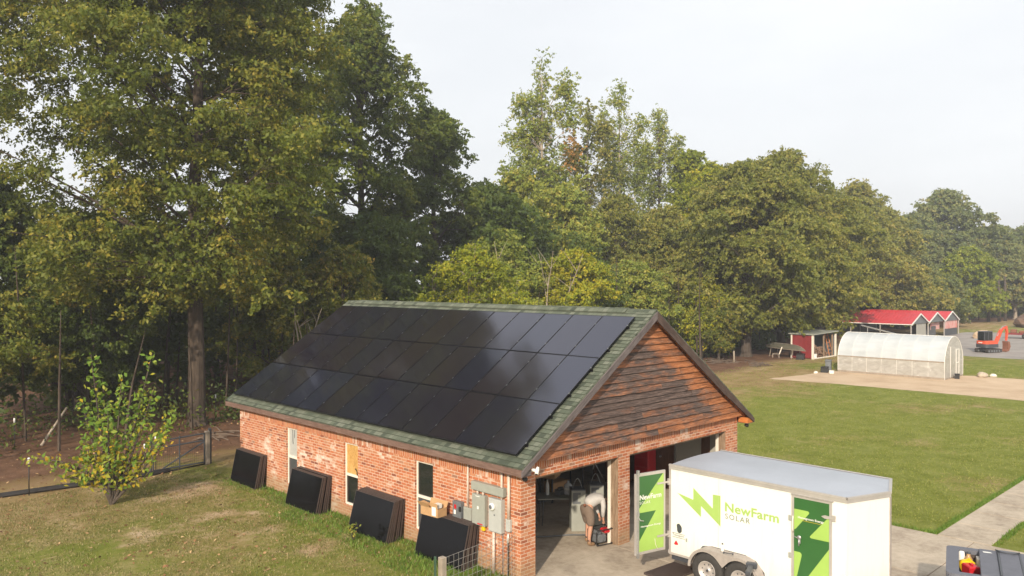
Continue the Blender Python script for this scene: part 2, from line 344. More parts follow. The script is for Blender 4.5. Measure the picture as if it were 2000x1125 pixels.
M = dict(
 brick=mat_brick('brick'), soldier=mat_brick('soldier_brick', True), shingle=mat_shingle(), siding=mat_siding(),
 fascia=mat_wood('fascia_wood', (.075,.045,.035), (.155,.095,.075), (.24,.165,.14)),
 darkrake=mat_wood('dark_rake_wood', (.03,.02,.018), (.075,.05,.042), (.14,.10,.085)),
 rake=mat_wood('grey_rake_wood', (.05,.04,.04), (.12,.10,.10), (.21,.18,.175)),
 cedar=mat_wood('cedar_soffit', (.30,.085,.02), (.50,.17,.045), (.62,.27,.09)),
 jamb=mat_wood('weathered_jamb', (.10,.06,.035), (.25,.17,.11), (.42,.33,.24), along='v'),
 ply=mat_wood('dark_plywood', (.07,.035,.02), (.13,.065,.038), (.20,.11,.07), along='v'),
 osb=mat_sheet('osb_board', [(.35, (.36,.19,.05)), (.6, (.60,.36,.13))], 6, 40),
 ground=mat_ground(), concrete=mat_concrete(), panel=mat_panel(), sparepanel=mat_panel(True), film=mat_poly(), clearfilm=mat_film_clear(),
 sand=mat_sheet('sand', [(.3, (.36,.25,.16)), (.5, (.52,.39,.265)), (.7, (.62,.49,.35))], .5, 18),
 gravel=mat_sheet('gravel', [(.3, (.18,.165,.155)), (.5, (.30,.275,.255)), (.7, (.40,.375,.35))], .4, 16),
 trim=plain('cream_trim', (.72,.66,.57), .55, 0, .06), white=mat_trailer(),
 blackframe=plain('black_anodised', (.012,.012,.014), .35, .3), panelback=plain('panel_edge_brown', (.075,.055,.048), .55, .2, .35, 30),
 glass=mat_glass('window_glass', (.012,.016,.016)), glass2=mat_glass('window_glass_grey', (.07,.075,.08)),
 boxgrey=plain('electrical_grey', (.33,.34,.30), .45, .1, .07, 5), boxlight=plain('electrical_light_grey', (.44,.45,.43), .4, .1, .06, 5), boxdark=plain('electrical_dark_grey', (.13,.14,.15), .45),
 pvc=plain('painted_conduit', (.58,.47,.40), .5, 0, .12, 8), black=plain('black_plastic', (.015,.015,.016), .5), rubber=plain('tyre_rubber', (.035,.032,.030), .8, 0, .25, 20, bump=.2),
 steel=plain('galvanised_steel', (.42,.42,.42), .4, .7, .15, 12), alu=plain('aluminium_trim', (.50,.47,.44), .45, .45, .08, 4), tread=plain('fender_metal', (.40,.36,.33), .5, .35, .12, 8),
 roofmetal=plain('trailer_roof_metal', (.46,.49,.54), .48, .45, .08, .8), rim=plain('rim_grey', (.45,.42,.40), .4, .4), dgreen=plain('dark_green_vinyl', (.030,.115,.028), .35, 0, .06, 3),
 lgreen=plain('light_green_vinyl', (.31,.48,.10), .35, 0, .05, 3), logo=plain('logo_green_vinyl', (.32,.47,.12), .4, 0, .05, 3), solartxt=plain('grey_lettering', (.17,.21,.13), .4),
 yellow=plain('yellow_plastic', (.75,.50,.01), .4), red=plain('red_paint', (.50,.012,.02), .4), redroof=plain('red_metal_roof', (.50,.035,.045), .45, .1, .12, .5),
 redwall=plain('red_siding_paint', (.20,.018,.02), .6, 0, .2, 1.5), orange=plain('excavator_orange', (.62,.085,.035), .4, 0, .08, 3), dkgrey=plain('dark_grey_paint', (.05,.055,.065), .45),
 tonneau=plain('tonneau_vinyl', (.115,.12,.145), .6, 0, .10, 5), silver=plain('silver_paint', (.55,.57,.60), .25, .6, .05), card=plain('cardboard', (.45,.27,.13), .85, 0, .12, 6),
 postwood=mat_wood('grey_post_wood', (.16,.13,.10), (.30,.25,.20), (.42,.37,.31), along='v'), tpost=plain('green_post_paint', (.05,.10,.06), .6), stakewhite=plain('white_post_cap', (.75,.75,.72), .5),
 edging=plain('black_edging', (.022,.019,.018), .6), bark=mat_bark('grey_bark', (.045,.035,.028), (.13,.105,.085)), palebark=mat_bark('pale_bark', (.22,.18,.14), (.42,.36,.29)), darkbark=mat_bark('dark_bark', (.035,.026,.02), (.11,.085,.065)),
 skin=plain('skin', (.50,.26,.17), .55, 0, .08), shirt=plain('grey_shirt', (.46,.44,.42), .9, 0, .08, 9, bump=.3), shorts=plain('brown_shorts', (.17,.125,.095), .9, 0, .1, 9, bump=.3), boot=plain('tan_boot', (.25,.15,.08), .8), hat=plain('brown_cap', (.10,.06,.045), .9), sock=plain('dark_sock', (.03,.03,.03), .9),
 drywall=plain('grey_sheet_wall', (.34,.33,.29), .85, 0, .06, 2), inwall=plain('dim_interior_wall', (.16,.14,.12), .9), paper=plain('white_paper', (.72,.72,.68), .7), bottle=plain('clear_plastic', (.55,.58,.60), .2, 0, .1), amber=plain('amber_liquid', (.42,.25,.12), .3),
 canoe=mat_wood('old_hull_paint', (.055,.06,.045), (.12,.115,.085), (.22,.19,.14)), firewood=mat_wood('split_firewood', (.10,.06,.04), (.24,.15,.10), (.42,.30,.2)), brush=plain('dead_branches', (.13,.095,.07), .95), rust=plain('rusty_steel', (.20,.08,.045), .85),
 dirt=mat_sheet('dark_dirt', [(.3, (.09,.055,.04)), (.7, (.22,.14,.10))], 1, 8), stone=plain('pale_stone', (.42,.35,.27), .9, 0, .2, 3),
)
# ------------------------------------------------------------------ setting
def interp(x, pts):
    if x <= pts[0][0]: return pts[0][1]
    for (a, b), (c, d) in zip(pts[:-1], pts[1:]):
        if x <= c: return b+(d-b)*(x-a)/(c-a)
    return pts[-1][1]
EDGE = [(-60, 17.5), (-2, 18.2), (6, 18.5), (12, 19), (36, 19.5), (45, 20.8), (50, 22.3), (54, 22), (62, 23), (72, 27), (92, 30), (130, 30), (160, 26), (200, 22)]
def rng(a, b, s):
    out = []; x = a
    while x < b-1e-6: out.append(x); x += s
    return out
def ground():
    xs = [-900, -500, -250, -120, -70, -45]+rng(-30, 30, .8)+rng(30, 110, 1.6)+rng(110, 240, 6)+[240, 300, 450, 700, 1200, 1800]
    ys = [-900, -500, -250, -120, -70, -45]+rng(-30, 48, .8)+[48, 55, 65, 80, 110, 160, 260, 450, 800, 1500]
    nx, ny = len(xs), len(ys)
    v = [(x, y, 0) for y in ys for x in xs]
    f = [(j*nx+i, j*nx+i+1, (j+1)*nx+i+1, (j+1)*nx+i) for j in range(ny-1) for i in range(nx-1)]
    me = bpy.data.meshes.new('lawn'); me.from_pydata(v, [], f)
    zone = np.zeros((len(v), 4), dtype=np.float32); zone[:, 3] = 1
    patches = [(-1.7, 12.9, 1.5, 1.1, 1.0), (-2.4, 9.6, 1.3, .9, .72), (-1.9, 5.3, 1.2, .7, .85), (-4.5, 9.4, 2.8, 1.8, .42), (-3.4, 12.5, 2.8, 1.7, .36), (-1.9, 7.6, 1.4, .8, .6), (-5.5, 12.5, 2, 1, .35)]
    for i, (x, y, z) in enumerate(v):
        e = interp(x, EDGE)-y
        nz = noise.noise(Vector((x*.22, y*.22, 3)))*1.2
        wid = 9 if x < 20 else 11
        dry = .05+.93*max(0, min(1, 1-(e+nz*1.6)/wid))**1.15
        if x < 1: dry = max(dry, .44+.24*min(1, max(0, (y-5)/9)))
        if x < 1 and x > -1.4: dry -= .3                                    # greener strip in the damp by the wall
        if x > 9: dry += .15+.30*noise.noise(Vector((x*.12+9, y*.3, 0)))
        if 30 < x < 60 and -3 < y < 16: dry += .04
        if 9 < x < 22 and y < 1: dry -= .10
        litter = max(0, min(1, .55-(e+nz)/2.6 if x < 38 else .80-(e+nz)/4.6)); bare = 0
        if x < 2 and e > 0: litter = max(litter, .34*max(0, min(1, (y-15.8)/.8)))
        for px, py, rx, ry, s in patches:
            d = ((x-px)/rx)**2+((y-py)/ry)**2; bare = max(bare, s*math.exp(-d*1.1))
        if x > 40: bare = max(bare, .50*math.exp(-((e-1.5)/2.2)**2))
        if x > 68 and 14 < y: bare = max(bare, .35)
        zone[i, :3] = (dry, litter, bare)
    a = me.attributes.new('zone', 'FLOAT_COLOR', 'POINT'); a.data.foreach_set('color', zone.ravel())
    me.materials.append(M['ground']); o = bpy.data.objects.new('ground', me); COL.objects.link(o); o['kind'] = 'structure'
ground()
def sheet(name, outline, z, mat, ragged=0, step=.5, seed=0):
    pts = []
    for (x0, y0), (x1, y1) in zip(outline, outline[1:]+outline[:1]):
        L = math.hypot(x1-x0, y1-y0); n = max(1, int(L/step)) if ragged else 1
        for k in range(n):
            t = k/n; x = x0+(x1-x0)*t; y = y0+(y1-y0)*t
            if ragged:
                q = noise.noise_vector(Vector((x*.9, y*.9, seed)))*ragged + noise.noise_vector(Vector((x*4, y*4, seed+5)))*ragged*.4; x += q.x; y += q.y
            pts.append((x, y, z))
    b = MB(); n = len(pts)
    from mathutils.geometry import tessellate_polygon
    for t in tessellate_polygon([[Vector(p) for p in pts]]): b.quad([pts[i] for i in t])
    o = b.build(name, mat); o['kind'] = 'structure'
    for p in o.data.polygons:
        if p.normal.z < 0: p.flip()
    return o
# driveway: concrete slabs with tooled joints between them
b = MB()
XJ = [-.1, 3.4, 6.85, 10.2]; YJ = [-60, -16, -12.5, -9.3, -6.2, -3.1, .03]
for i in range(3):
    for j in range(6): b.box(XJ[i]+.009, YJ[j]+.009, -.08, XJ[i+1]-.009, YJ[j+1]-.009, .016, bev=.007)
b.build('driveway', M['concrete'])['kind'] = 'structure'
b = MB(); x = 10.22
while x < 60:
    b.box(x+.008, -6.58, -.08, x+1.50, -5.32, .018, bev=.007); x += 1.52
b.build('walkway', M['concrete'])['kind'] = 'structure'
sheet('joint_sand', [(-.1, -60), (10.2, -60), (10.2, -.03), (-.1, -.03)], .003, M['dirt'])
sheet('sand_bed', [(38.7, 14.7), (39.3, 10), (39.5, 3), (39.2, -10), (50.6, -10), (50.7, 5.2), (50.2, 6.2), (46.7, 13.7), (43.5, 14.0)], .006, M['sand'], .22, .6, 4)
sheet('gravel_yard', [(68, 2.5), (66.5, 8), (68, 17.5), (76, 21), (104, 21.5), (112, 10), (112, -25), (84, -25), (72, -6)], .007, M['gravel'], .5, 1.5, 7)
# ------------------------------------------------------------------ brick garage
W, L = 9.25, 13.53
G = thing('brick_garage', 'red brick garage with green shingle roof, weathered wood gable and two open vehicle bays', 'garage')
OH, YF, YB = .316, -.35, 13.95
ZE, ZR = 2.62, 5.944; SL = (ZR-ZE)/(W/2+OH); CS = 1/math.hypot(1, SL)
def zroof(x): return ZE+SL*(min(x, W-x)+OH)
def wall_grid(b, fmap, u0, u1, w0, w1, holes):
    us = sorted({u0, u1, *[h[0] for h in holes], *[h[1] for h in holes]}); ws = sorted({w0, w1, *[h[2] for h in holes], *[h[3] for h in holes]})
    for i in range(len(us)-1):
        for j in range(len(ws)-1):
            cu, cw = (us[i]+us[i+1])/2, (ws[j]+ws[j+1])/2
            if any(h[0] < cu < h[1] and h[2] < cw < h[3] for h in holes): continue
            b.box(*fmap(us[i], us[i+1], ws[j], ws[j+1]))
b = MB()
WIN = [(9.73, 10.39), (6.41, 7.12), (3.09, 3.83)]
wall_grid(b, lambda a, c, e, g: (0, a, e, .12, c, g), .12, L-.12, 0, 2.15, [(a, c, .36, 2.12) for a, c in WIN])
b.box(W-.12, .12, 0, W, L-.12, 2.45)
b.box(.0, L-.12, 0, W, L, 2.67)
for x0, x1 in ((0, .47), (3.51, 3.95), (8.62, W)): b.box(x0, 0, 0, x1, .12, 2.25)
b.box(0, 0, 2.25, W, .12, 2.45)
for x0, x1 in ((3.51, 3.95),): b.box(x0, .12, 0, x1, .20, 2.25)
o = b.build('wall', M['brick'], G, weld=False)
b = MB(); b.box(0, .12, 2.15, .12, L-.12, 2.42); o = b.build('soldier_course', M['soldier'], G)
b = MB(); b.box(0, 0, 2.45, W, .12, 2.68); b.build('soldier_course', M['soldier'], G)
# windows
paneA = [(M['boxlight'], M['glass2']), (M['osb'], M['glass']), (M['glass'], M['glass2'])]
for (a, c), (mu, ml) in zip(WIN, paneA):
    b = MB(); x0, x1 = .055, .115; zb, zt, zm = .36, 2.12, 1.21; t = .05
    b.box(x0, a, zb, x1, a+t, zt, bev=.004); b.box(x0, c-t, zb, x1, c, zt, bev=.004)
    b.box(x0, a+t, zt-t, x1, c-t, zt, bev=.004); b.box(x0-.02, a+t, zb, x1, c-t, zb+t, bev=.004); b.box(x0-.01, a+t, zm-.035, x1, c-t, zm+.035, bev=.004)
    f = b.build('window', M['trim'], G)
    b = MB(); b.box(.085, a+t, zm+.035, .10, c-t, zt-t); b.build('pane', mu, f)
    b = MB(); b.box(.080, a+t, zb+t, .095, c-t, zm-.035); b.build('pane', ml, f)
    if mu is M['osb']:
        b = MB(); b.tube([(.06, a+.12, 1.24), (.055, a+.14, 1.36), (.06, a+.20, 1.42), (.07, a+.24, 1.40)], .012, 6); b.build('cable', M['black'], f)
    if mu is M['boxlight']:
        b = MB(); b.tube([(.075, a+.40, 2.06), (.07, a+.38, 1.75), (.07, a+.36, 1.62)], .008, 5); b.tube([(.075, a+.28, 2.06), (.072, a+.29, 1.82)], .006, 5); b.build('cord', M['boxdark'], f)
    b = MB(); b.box(-.012, a-.02, .285, .055, c+.02, .358, bev=.006); b.build('window_sill', M['brick'], f)
# door jambs
for x, s in ((3.51, -1), (8.62, -1), (.47, 1), (3.95, 1)):
    b = MB(); b.box(x, .125, 0, x+s*.025, .235, 2.25, bev=.003); b.box(x, .02, 0.02, x+s*.012, .12, 2.25)
    b.build('door_jamb', M['jamb'], G)
    b = MB(); b.box(x, .24, 0, x+s*.05, .33, 2.25, bev=.004); b.build('door_trim', M['trim'], G)
b = MB()
for x0, x1 in ((.47, 3.51), (3.95, 8.62)): b.box(x0, .13, 2.17, x1, .24, 2.25)
b.build('door_header', M['jamb'], G)
# roof
def roof_side(name, s):
    b = MB(); ln = math.hypot(W/2+OH, ZR-ZE); rows = int(ln/.14)+1
    fx = (lambda x: x) if s < 0 else (lambda x: W-x)
    for r_ in range(rows):
        a0, a1 = r_*.14, min((r_+1)*.14, ln)
        def P(d, y, up): return (fx(-OH+d*CS-up*SL*CS), y, ZE+d*SL*CS+up*CS)
        ofs = (r_ % 3)*.055
        up0, up1 = .018, .004
        b.quad([P(a0, YF, up0), P(a0, YB, up0), P(a1, YB, up1), P(a1, YF, up1)], [(YF+ofs, a0), (YB+ofs, a0), (YB+ofs, a1), (YF+ofs, a1)])
        b.quad([P(a0, YF, 0), P(a0, YB, 0), P(a0, YB, up0), P(a0, YF, up0)], [(0, 0), (L, 0), (L, .01), (0, .01)])
    d = -.04
    b.quad([P(0, YF, d), P(0, YB, d), P(0, YB, 0.0), P(0, YF, 0.0)])
    b.quad([P(0, YF, d), P(ln, YF, d), P(ln, YF, .004), P(0, YF, .012)]); b.quad([P(0, YB, d), P(ln, YB, d), P(ln, YB, .004), P(0, YB, .012)])
    b.quad([P(0, YF, d), P(ln, YF, d), P(ln, YB, d), P(0, YB, d)])
    return b.build(name, M['shingle'], G, recalc=True)
rl = roof_side('roof', -1); rr = roof_side('roof', 1)
b = MB()
for s in (-1, 1):
    def P(d, up): x = W/2+s*d*CS; return (x+s*up*SL*CS, ZR-d*SL*CS+up*CS)
    for (y0, y1, th, wd) in ((.55, 13.2, .045, .20), (YF, .55, .016, .14), (13.2, YB, .016, .14)):
        q = [P(0, .0), P(wd, .0), P(wd, th), P(0, th)]
        A = [(x, y0, z) for x, z in q]; B = [(x, y1, z) for x, z in q]
        for i in range(4): b.quad([A[i], A[(i+1) % 4], B[(i+1) % 4], B[i]], [(y0, i*.1), (y0, i*.1+.1), (y1, i*.1+.1), (y1, i*.1)])
        b.quad(A); b.quad(B)
b.build('ridge_vent', M['shingle'], rl, weld=False)
# fascia and rake boards
b = MB()
y = YF
while y < YB-.01:
    y2 = min(y+3.66, YB); b.box(-OH-.012, y+.002, 2.44, -OH+.026, y2, 2.588, bev=.003); y = y2
b.build('fascia', M['fascia'], G)
b = MB(); b.box(W+OH-.026, YF, 2.44, W+OH+.012, YB, 2.588, bev=.003); b.build('fascia', M['fascia'], G)
for s in (-1, 1):
    fx = (lambda x: x) if s < 0 else (lambda x: W-x)
    b = MB(); n = 3; X0, X1 = -OH-.02, W/2-.003 if s > 0 else W/2+.003
    for k in range(n):
        xa = X0+(X1-X0)*k/n; xb = X0+(X1-X0)*(k+1)/n-.003
        za, zb_ = ZE+SL*(xa+OH), ZE+SL*(xb+OH); t0, t1 = -.045, (-.235 if s < 0 else -.29)
        q = [(xa, za+t1 if k else 2.44), (xb, zb_+t1), (xb, zb_+t0), (xa, za+t0)]
        yy = YF-.035+(.004 if k % 2 else 0)
        A = [(fx(x), yy, z) for x, z in q]; B = [(fx(x), YF+.003, z) for x, z in q]
        dd = [(x, 0) for x, z in q]; uvq = [(q[i][0]/CS, (0, 0, .19, .19)[i]) for i in range(4)]
        b.quad(A, uvq); b.quad(B, uvq)
        for i in range(4): b.quad([A[i], A[(i+1) % 4], B[(i+1) % 4], B[i]])
    b.build('rake_board', M['rake'] if s < 0 else M['darkrake'], G, weld=False)
    # soffit under the gable overhang and inner frieze strip
    b = MB()
    q = [(0.0, zroof(0)-.06), (W/2, ZR-.06)]
    b.quad([(fx(-OH), YF, ZE-.055), (fx(W/2), YF, ZR-.055), (fx(W/2), -.10, ZR-.055), (fx(-OH), -.10, ZE-.055)], [(0, 0), (5.9, 0), (5.9, .3), (0, .3)])
    b.build('soffit', M['cedar'], G, weld=False)
    b = MB()
    xa, xb = -.2, W/2-.002
    A = [(fx(xa), -.20, zroof(xa)-.15), (fx(xb), -.20, zroof(xb)-.15), (fx(xb), -.20, zroof(xb)-.057), (fx(xa), -.20, zroof(xa)-.057)]
    B = [(x, -.15, z) for x, y, z in A]; b.quad(A, [(0, 0), (5.5, 0), (5.5, .11), (0, .11)])
    for i in range(4): b.quad([A[i], A[(i+1) % 4], B[(i+1) % 4], B[i]])
    b.build('frieze_board', M['cedar'] if s > 0 else M['siding'], G, weld=False)
for s in (-1, 1):
    b = MB()
    x0, x1 = (-OH+.026, -.002) if s < 0 else (W+.002, W+OH-.026)
    b.box(x0, YF, 2.43, x1, YB, 2.438)
    b.build('soffit', M['fascia'], G)
for s in (-1, 1):   # boxed return at the foot of each rake
    b = MB()
    x0, x1 = (-OH, -.002) if s < 0 else (W+.002, W+OH)
    b.box(x0+.01, YF+.01, 2.445, x1-.01, -.03, 2.56 if s < 0 else 2.60)
    b.build('eave_return', M['rake'] if s < 0 else M['cedar'], G)
# gable siding: lapped live-edge boards
def siding():
    b = MB(); wt = []; r = random.Random(3); zz = 2.675; k = 0; exps = .172
    def weather(x, z):
        d_r = (zroof(x)-.1-z)/math.hypot(1, SL)      # distance to the nearer roof slope
        right = x > W/2
        k = min(1, max(0, (d_r-(.55 if right else .18))/.35))
        if z < 2.95: k *= .55
        k *= min(1, max(0, (x-.25)/1.6)) if x < 2 else 1
        if x > 8: k *= .3
        if z > 4.9: k *= .55
        return .20+.80*k
    while zz < ZR-.2:
        h = exps+r.uniform(-.012, .012); z1 = zz+h
        xl = max(-.02, (zz+.08-ZE)/SL-OH); xr = W-xl
        xs = [xl+(xr-xl)*i/max(2, int((xr-xl)/.16)) for i in range(max(2, int((xr-xl)/.16))+1)]
        joints = sorted(r.uniform(xl+.8, xr-.8) for _ in range(2 if xr-xl > 7 else (1 if xr-xl > 4 else 0)))
        seg_of = lambda x: sum(x > j for j in joints)
        segoff = [r.uniform(-.32, .26) for _ in range(4)]; segout = [r.uniform(0, .012) for _ in range(4)]
        if joints: xs = sorted(xs+[j-.004 for j in joints]+[j+.004 for j in joints])
        for xa, xb in zip(xs[:-1], xs[1:]):
            if any(abs((xa+xb)/2-j) < .004 for j in joints): continue
            sg = seg_of((xa+xb)/2)
            def zb(x): return zz-.02+.016*noise.noise(Vector((x*2.3, k*7.7+sg*3, 0)))+.007*noise.noise(Vector((x*9, k*3.1, 4)))
            def P(x):
                z0 = zb(x); zt = min(z1+.03, zroof(x)-.06); z0 = min(z0, zt)
                yo = -.078-segout[sg]-.006*noise.noise(Vector((x*1.5, k*5, 8)))
                yo -= .10; return (x, -.006, z0), (x, yo, z0), (x, yo+.062*min(1, (zt-z0)/.2), zt)
            A, B = P(xa), P(xb); u = k*1.7+sg*2.3
            wa, wb = weather(xa, zz)+segoff[sg], weather(xb, zz)+segoff[sg]
            b.quad([A[1], B[1], B[2], A[2]], [(xa+u, A[1][2]+k*.3), (xb+u, B[1][2]+k*.3), (xb+u, B[2][2]+k*.3), (xa+u, A[2][2]+k*.3)]); wt.extend([wa, wb, wb, wa])
            b.quad([A[0], B[0], B[1], A[1]], [(xa+u, 0), (xb+u, 0), (xb+u, .03), (xa+u, .03)]); wt.extend([wa+.3, wb+.3, wb+.3, wa+.3])  # underside coloured darker than its board: painted shade in the lap lines
        zz = z1; k += 1
    o = b.build('gable_siding', M['siding'], G, weld=False)
    a = o.data.attributes.new('weather', 'FLOAT', 'POINT'); a.data.foreach_set('value', np.array(wt, dtype=np.float32))
    b = MB(); b.quad([(0, -.095, 2.68), (W, -.095, 2.68), (W/2, -.095, ZR-.1)]); b.build('gable_backing', M['ply'], G)
    b = MB(); b.quad([(0, L, 2.6), (W, L, 2.6), (W/2, L, ZR-.1)]); b.build('gable_backing', M['ply'], G)
siding()
# interior shell
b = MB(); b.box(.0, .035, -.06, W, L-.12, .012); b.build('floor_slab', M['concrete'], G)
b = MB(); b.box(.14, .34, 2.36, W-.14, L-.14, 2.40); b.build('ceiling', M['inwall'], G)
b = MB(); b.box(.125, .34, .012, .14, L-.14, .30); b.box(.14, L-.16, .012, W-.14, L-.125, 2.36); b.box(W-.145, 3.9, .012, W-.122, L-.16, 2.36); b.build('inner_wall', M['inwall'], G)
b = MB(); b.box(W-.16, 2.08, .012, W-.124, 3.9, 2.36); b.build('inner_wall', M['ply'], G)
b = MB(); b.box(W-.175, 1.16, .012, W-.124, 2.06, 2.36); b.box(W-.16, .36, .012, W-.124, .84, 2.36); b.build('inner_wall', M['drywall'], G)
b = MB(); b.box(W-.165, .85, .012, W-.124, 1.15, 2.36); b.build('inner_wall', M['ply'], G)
b = MB(); b.box(W-.22, 2.065, .012, W-.17, 2.115, 2.36); b.build('stud', M['steel'], G)
b = MB(); b.box(W-.164, 2.24, 1.98, W-.161, 2.50, 2.12); tag(b.build('paper_notice', M['paper']), 'small white notice pinned high on the brown panel wall inside the wide bay', 'notice')
b = MB(); b.box(4.0, 3.4, .012, 4.06, L-.2, 2.36); b.build('partition', M['ply'], G)
# ------------------------------------------------------------------ solar array on the roof
A = thing('solar_array', 'large array of black solar panels covering the near slope of the garage roof', 'solar array', (-OH, 0, ZE))
th = math.atan(SL)
pm = MB(); pw, pl = 1.035, 1.722
pm.box(.012, .012, .018, pw-.012, pl-.012, .0335)
glass = pm.build('solar_panel', M['panel'], A)
fm = MB()
for q in ((0, 0, pw, .011), (0, pl-.011, pw, pl), (0, .011, .011, pl-.011), (pw-.011, .011, pw, pl-.011)): fm.box(q[0], q[1], 0, q[2], q[3], .036)
fr = fm.build('frame', M['blackframe'], glass)
cm = MB(); cm.box(pw-.008, .36, .034, pw+.022, .40, .0405); cl = cm.build('clamp', M['boxdark'], glass)
cm = MB(); cm.box(pw-.008, 1.32, .034, pw+.022, 1.36, .0405); cl2 = cm.build('clamp', M['boxdark'], glass)
# local frame of a panel: X along -Y of the world (so columns run), Y up the slope, Z out of the roof
Rm = Matrix(((0, CS, -SL*CS, 0), (-1, 0, 0, 0), (0, SL*CS, CS, 0), (0, 0, 0, 1)))
first = True
for r_ in range(3):
    for c in range(13):
        if first: g = glass; first = False
        else:
            g = glass.copy(); COL.objects.link(g)
            for ch in (fr, cl, cl2):
                k = ch.copy(); COL.objects.link(k); k.parent = g
        d0 = .262+r_*1.742; y = 13.69-c*1.0545-.01
        jig = .0018*(((c*7+r_*5) % 5)-2)
        loc = Vector((d0*CS-.085*SL*CS, y, d0*SL*CS+.085*CS))
        g.parent = A; g.matrix_local = Matrix.Translation(loc) @ Rm @ Matrix.Rotation(jig, 4, 'X') @ Matrix.Rotation(jig*.7, 4, 'Y')
b = MB()
for r_ in range(3):
    for dd in (.38, 1.34):
        d = .262+r_*1.742+dd; x, z = d*CS-.045*SL*CS, d*SL*CS+.045*CS
        b.box(x-.02, -.03, z-.03, x+.02, 13.6, z+.03)
b.build('rail', M['blackframe'], A)
# ------------------------------------------------------------------ spare panels leaning on the long wall
sp_body = MB(); sp_body.box(.0, .0, .0, 1.74, .036, 1.05); 
def make_spare():
    t = thing('spare_solar_panel', '', 'solar panel')
    b = MB(); b.box(.010, -.001, .010, 1.73, .004, 1.04); b.build('glass_face', M['sparepanel'], t)
    b = MB()
    for q in ((0, 0, 1.74, .012), (0, 1.038, 1.74, 1.05), (0, .012, .012, 1.038), (1.728, .012, 1.74, 1.038)): b.box(q[0], -.002, q[1], q[2], .033, q[3])
    b.build('frame', M['panelback'], t)
    return t
spare = make_spare()
used = False
STK = [(11.6, "at the far left corner", 5), (7.72, "below the far window", 6), (4.22, "right of the boarded window", 8), (1.36, "under the cardboard box", 7)]
ords = ['outermost', 'second from the front', 'third from the front', 'fourth from the front', 'fifth from the front', 'sixth from the front', 'seventh from the front', 'eighth from the front']
for si, (ya, where, n) in enumerate(STK):
    r = random.Random(si+11); gaps = 0
    for i in range(n):                                     # i=0 leans directly on the wall
        tilt = R(8+ i*1.0)
        xf = -.20-i*.062-(.05 if (si == 1 and i > 2) else 0)
        jx = r.uniform(-.025, .025)
        name = ords[n-1-i] if i else 'innermost'
        lab = 'leaning panel %s, %s of its stack' % (where, name)
        wl = 1.74
        if not used: t = spare; t['label'] = lab; t['group'] = 'spare panels leaning against the brick wall'; used = True
        else: t = dup(spare, (0,0,0), label=lab, group='spare panels leaning against the brick wall')
        # local X -> world -Y, local Y(thickness) -> into wall (+X), Z up tilted towards wall
        Mx = Matrix(((0, math.cos(tilt), math.sin(tilt), xf), (-1, 0, 0, ya+wl+jx-.0), (0, -math.sin(tilt), math.cos(tilt), .012), (0, 0, 0, 1)))
        t.matrix_world = Mx; t.location = Mx.translation; t.rotation_euler = Mx.to_euler()
# ------------------------------------------------------------------ lettering and flat decals
def text(body, mat, name, parent, frame, u0, w0, width, height, offset=0.0, spacing=1.0, proud=.002):
    cu = bpy.data.curves.new('lettering', 'FONT'); cu.body = body; cu.size = 1; cu.offset = offset; cu.space_character = spacing; cu.resolution_u = 4
    tmp = bpy.data.objects.new('tmp', cu); COL.objects.link(tmp); dg = bpy.context.evaluated_depsgraph_get(); dg.update()
    me = bpy.data.meshes.new_from_object(tmp.evaluated_get(dg)); bpy.data.objects.remove(tmp)
    co = np.array([v.co[:] for v in me.vertices]); mn, mx = co.min(0), co.max(0)
    sx = width/(mx[0]-mn[0]); sy = height/(mx[1]-mn[1])
    for v in me.vertices: v.co = frame(u0+(v.co.x-mn[0])*sx, w0+(v.co.y-mn[1])*sy, proud)
    me.materials.clear(); me.materials.append(mat); o = bpy.data.objects.new(name, me); COL.objects.link(o)
    if parent is not None: o.parent = parent
    return o
def decal(name, polys, mat, parent, frame, proud=.0015):
    b = MB()
    from mathutils.geometry import tessellate_polygon
    for pl in polys:
        n = len(pl)
        for t in tessellate_polygon([[Vector((u, v, 0)) for u, v in pl]]): b.quad([frame(pl[i][0], pl[i][1], proud) for i in t])
    return b.build(name, mat, parent, recalc=False)
def roundpoly(pl, rad, seg=4):
    out = []; n = len(pl)
    for i, p in enumerate(pl):
        r_ = rad[i] if hasattr(rad, '__len__') else rad
        if r_ == 0: out.append(p); continue
        a = Vector(pl[i-1]); c = Vector(pl[(i+1) % n]); q = Vector(p); d1 = (a-q).normalized()*r_; d2 = (c-q).normalized()*r_
        for k in range(seg+1):
            t = k/seg; v = (q+d1)*(1-t)**2+q*2*t*(1-t)+(q+d2)*t*t; out.append((v.x, v.y))
    return out
# ------------------------------------------------------------------ cargo trailer (axis along Y, near side at x = 2.85)
XT, XF, YR, YA, ZB, ZT = 2.85, 5.05, -1.97, -6.06, .47, 2.40
T = thing('cargo_trailer', 'white enclosed cargo trailer with green bolt logo, green side door and open rear door', 'trailer', (3.95, -4.0, 0))
def tl(b): 
    b.v = [(x-3.95, y+4.0, z) for x, y, z in b.v]; return b
YN = -6.46
hexo = [(XT, YR), (XF, YR), (XF, YA), (3.99+.0, YN), (XT, YA)]
hexo = [(XT, YR), (XT, YA), (3.95, YN), (XF, YA), (XF, YR)]
b = MB(); b.prism(hexo, ZB, ZT, lambda u, v, w: (u, v, w)); tl(b).build('body', M['white'], T, weld=True)
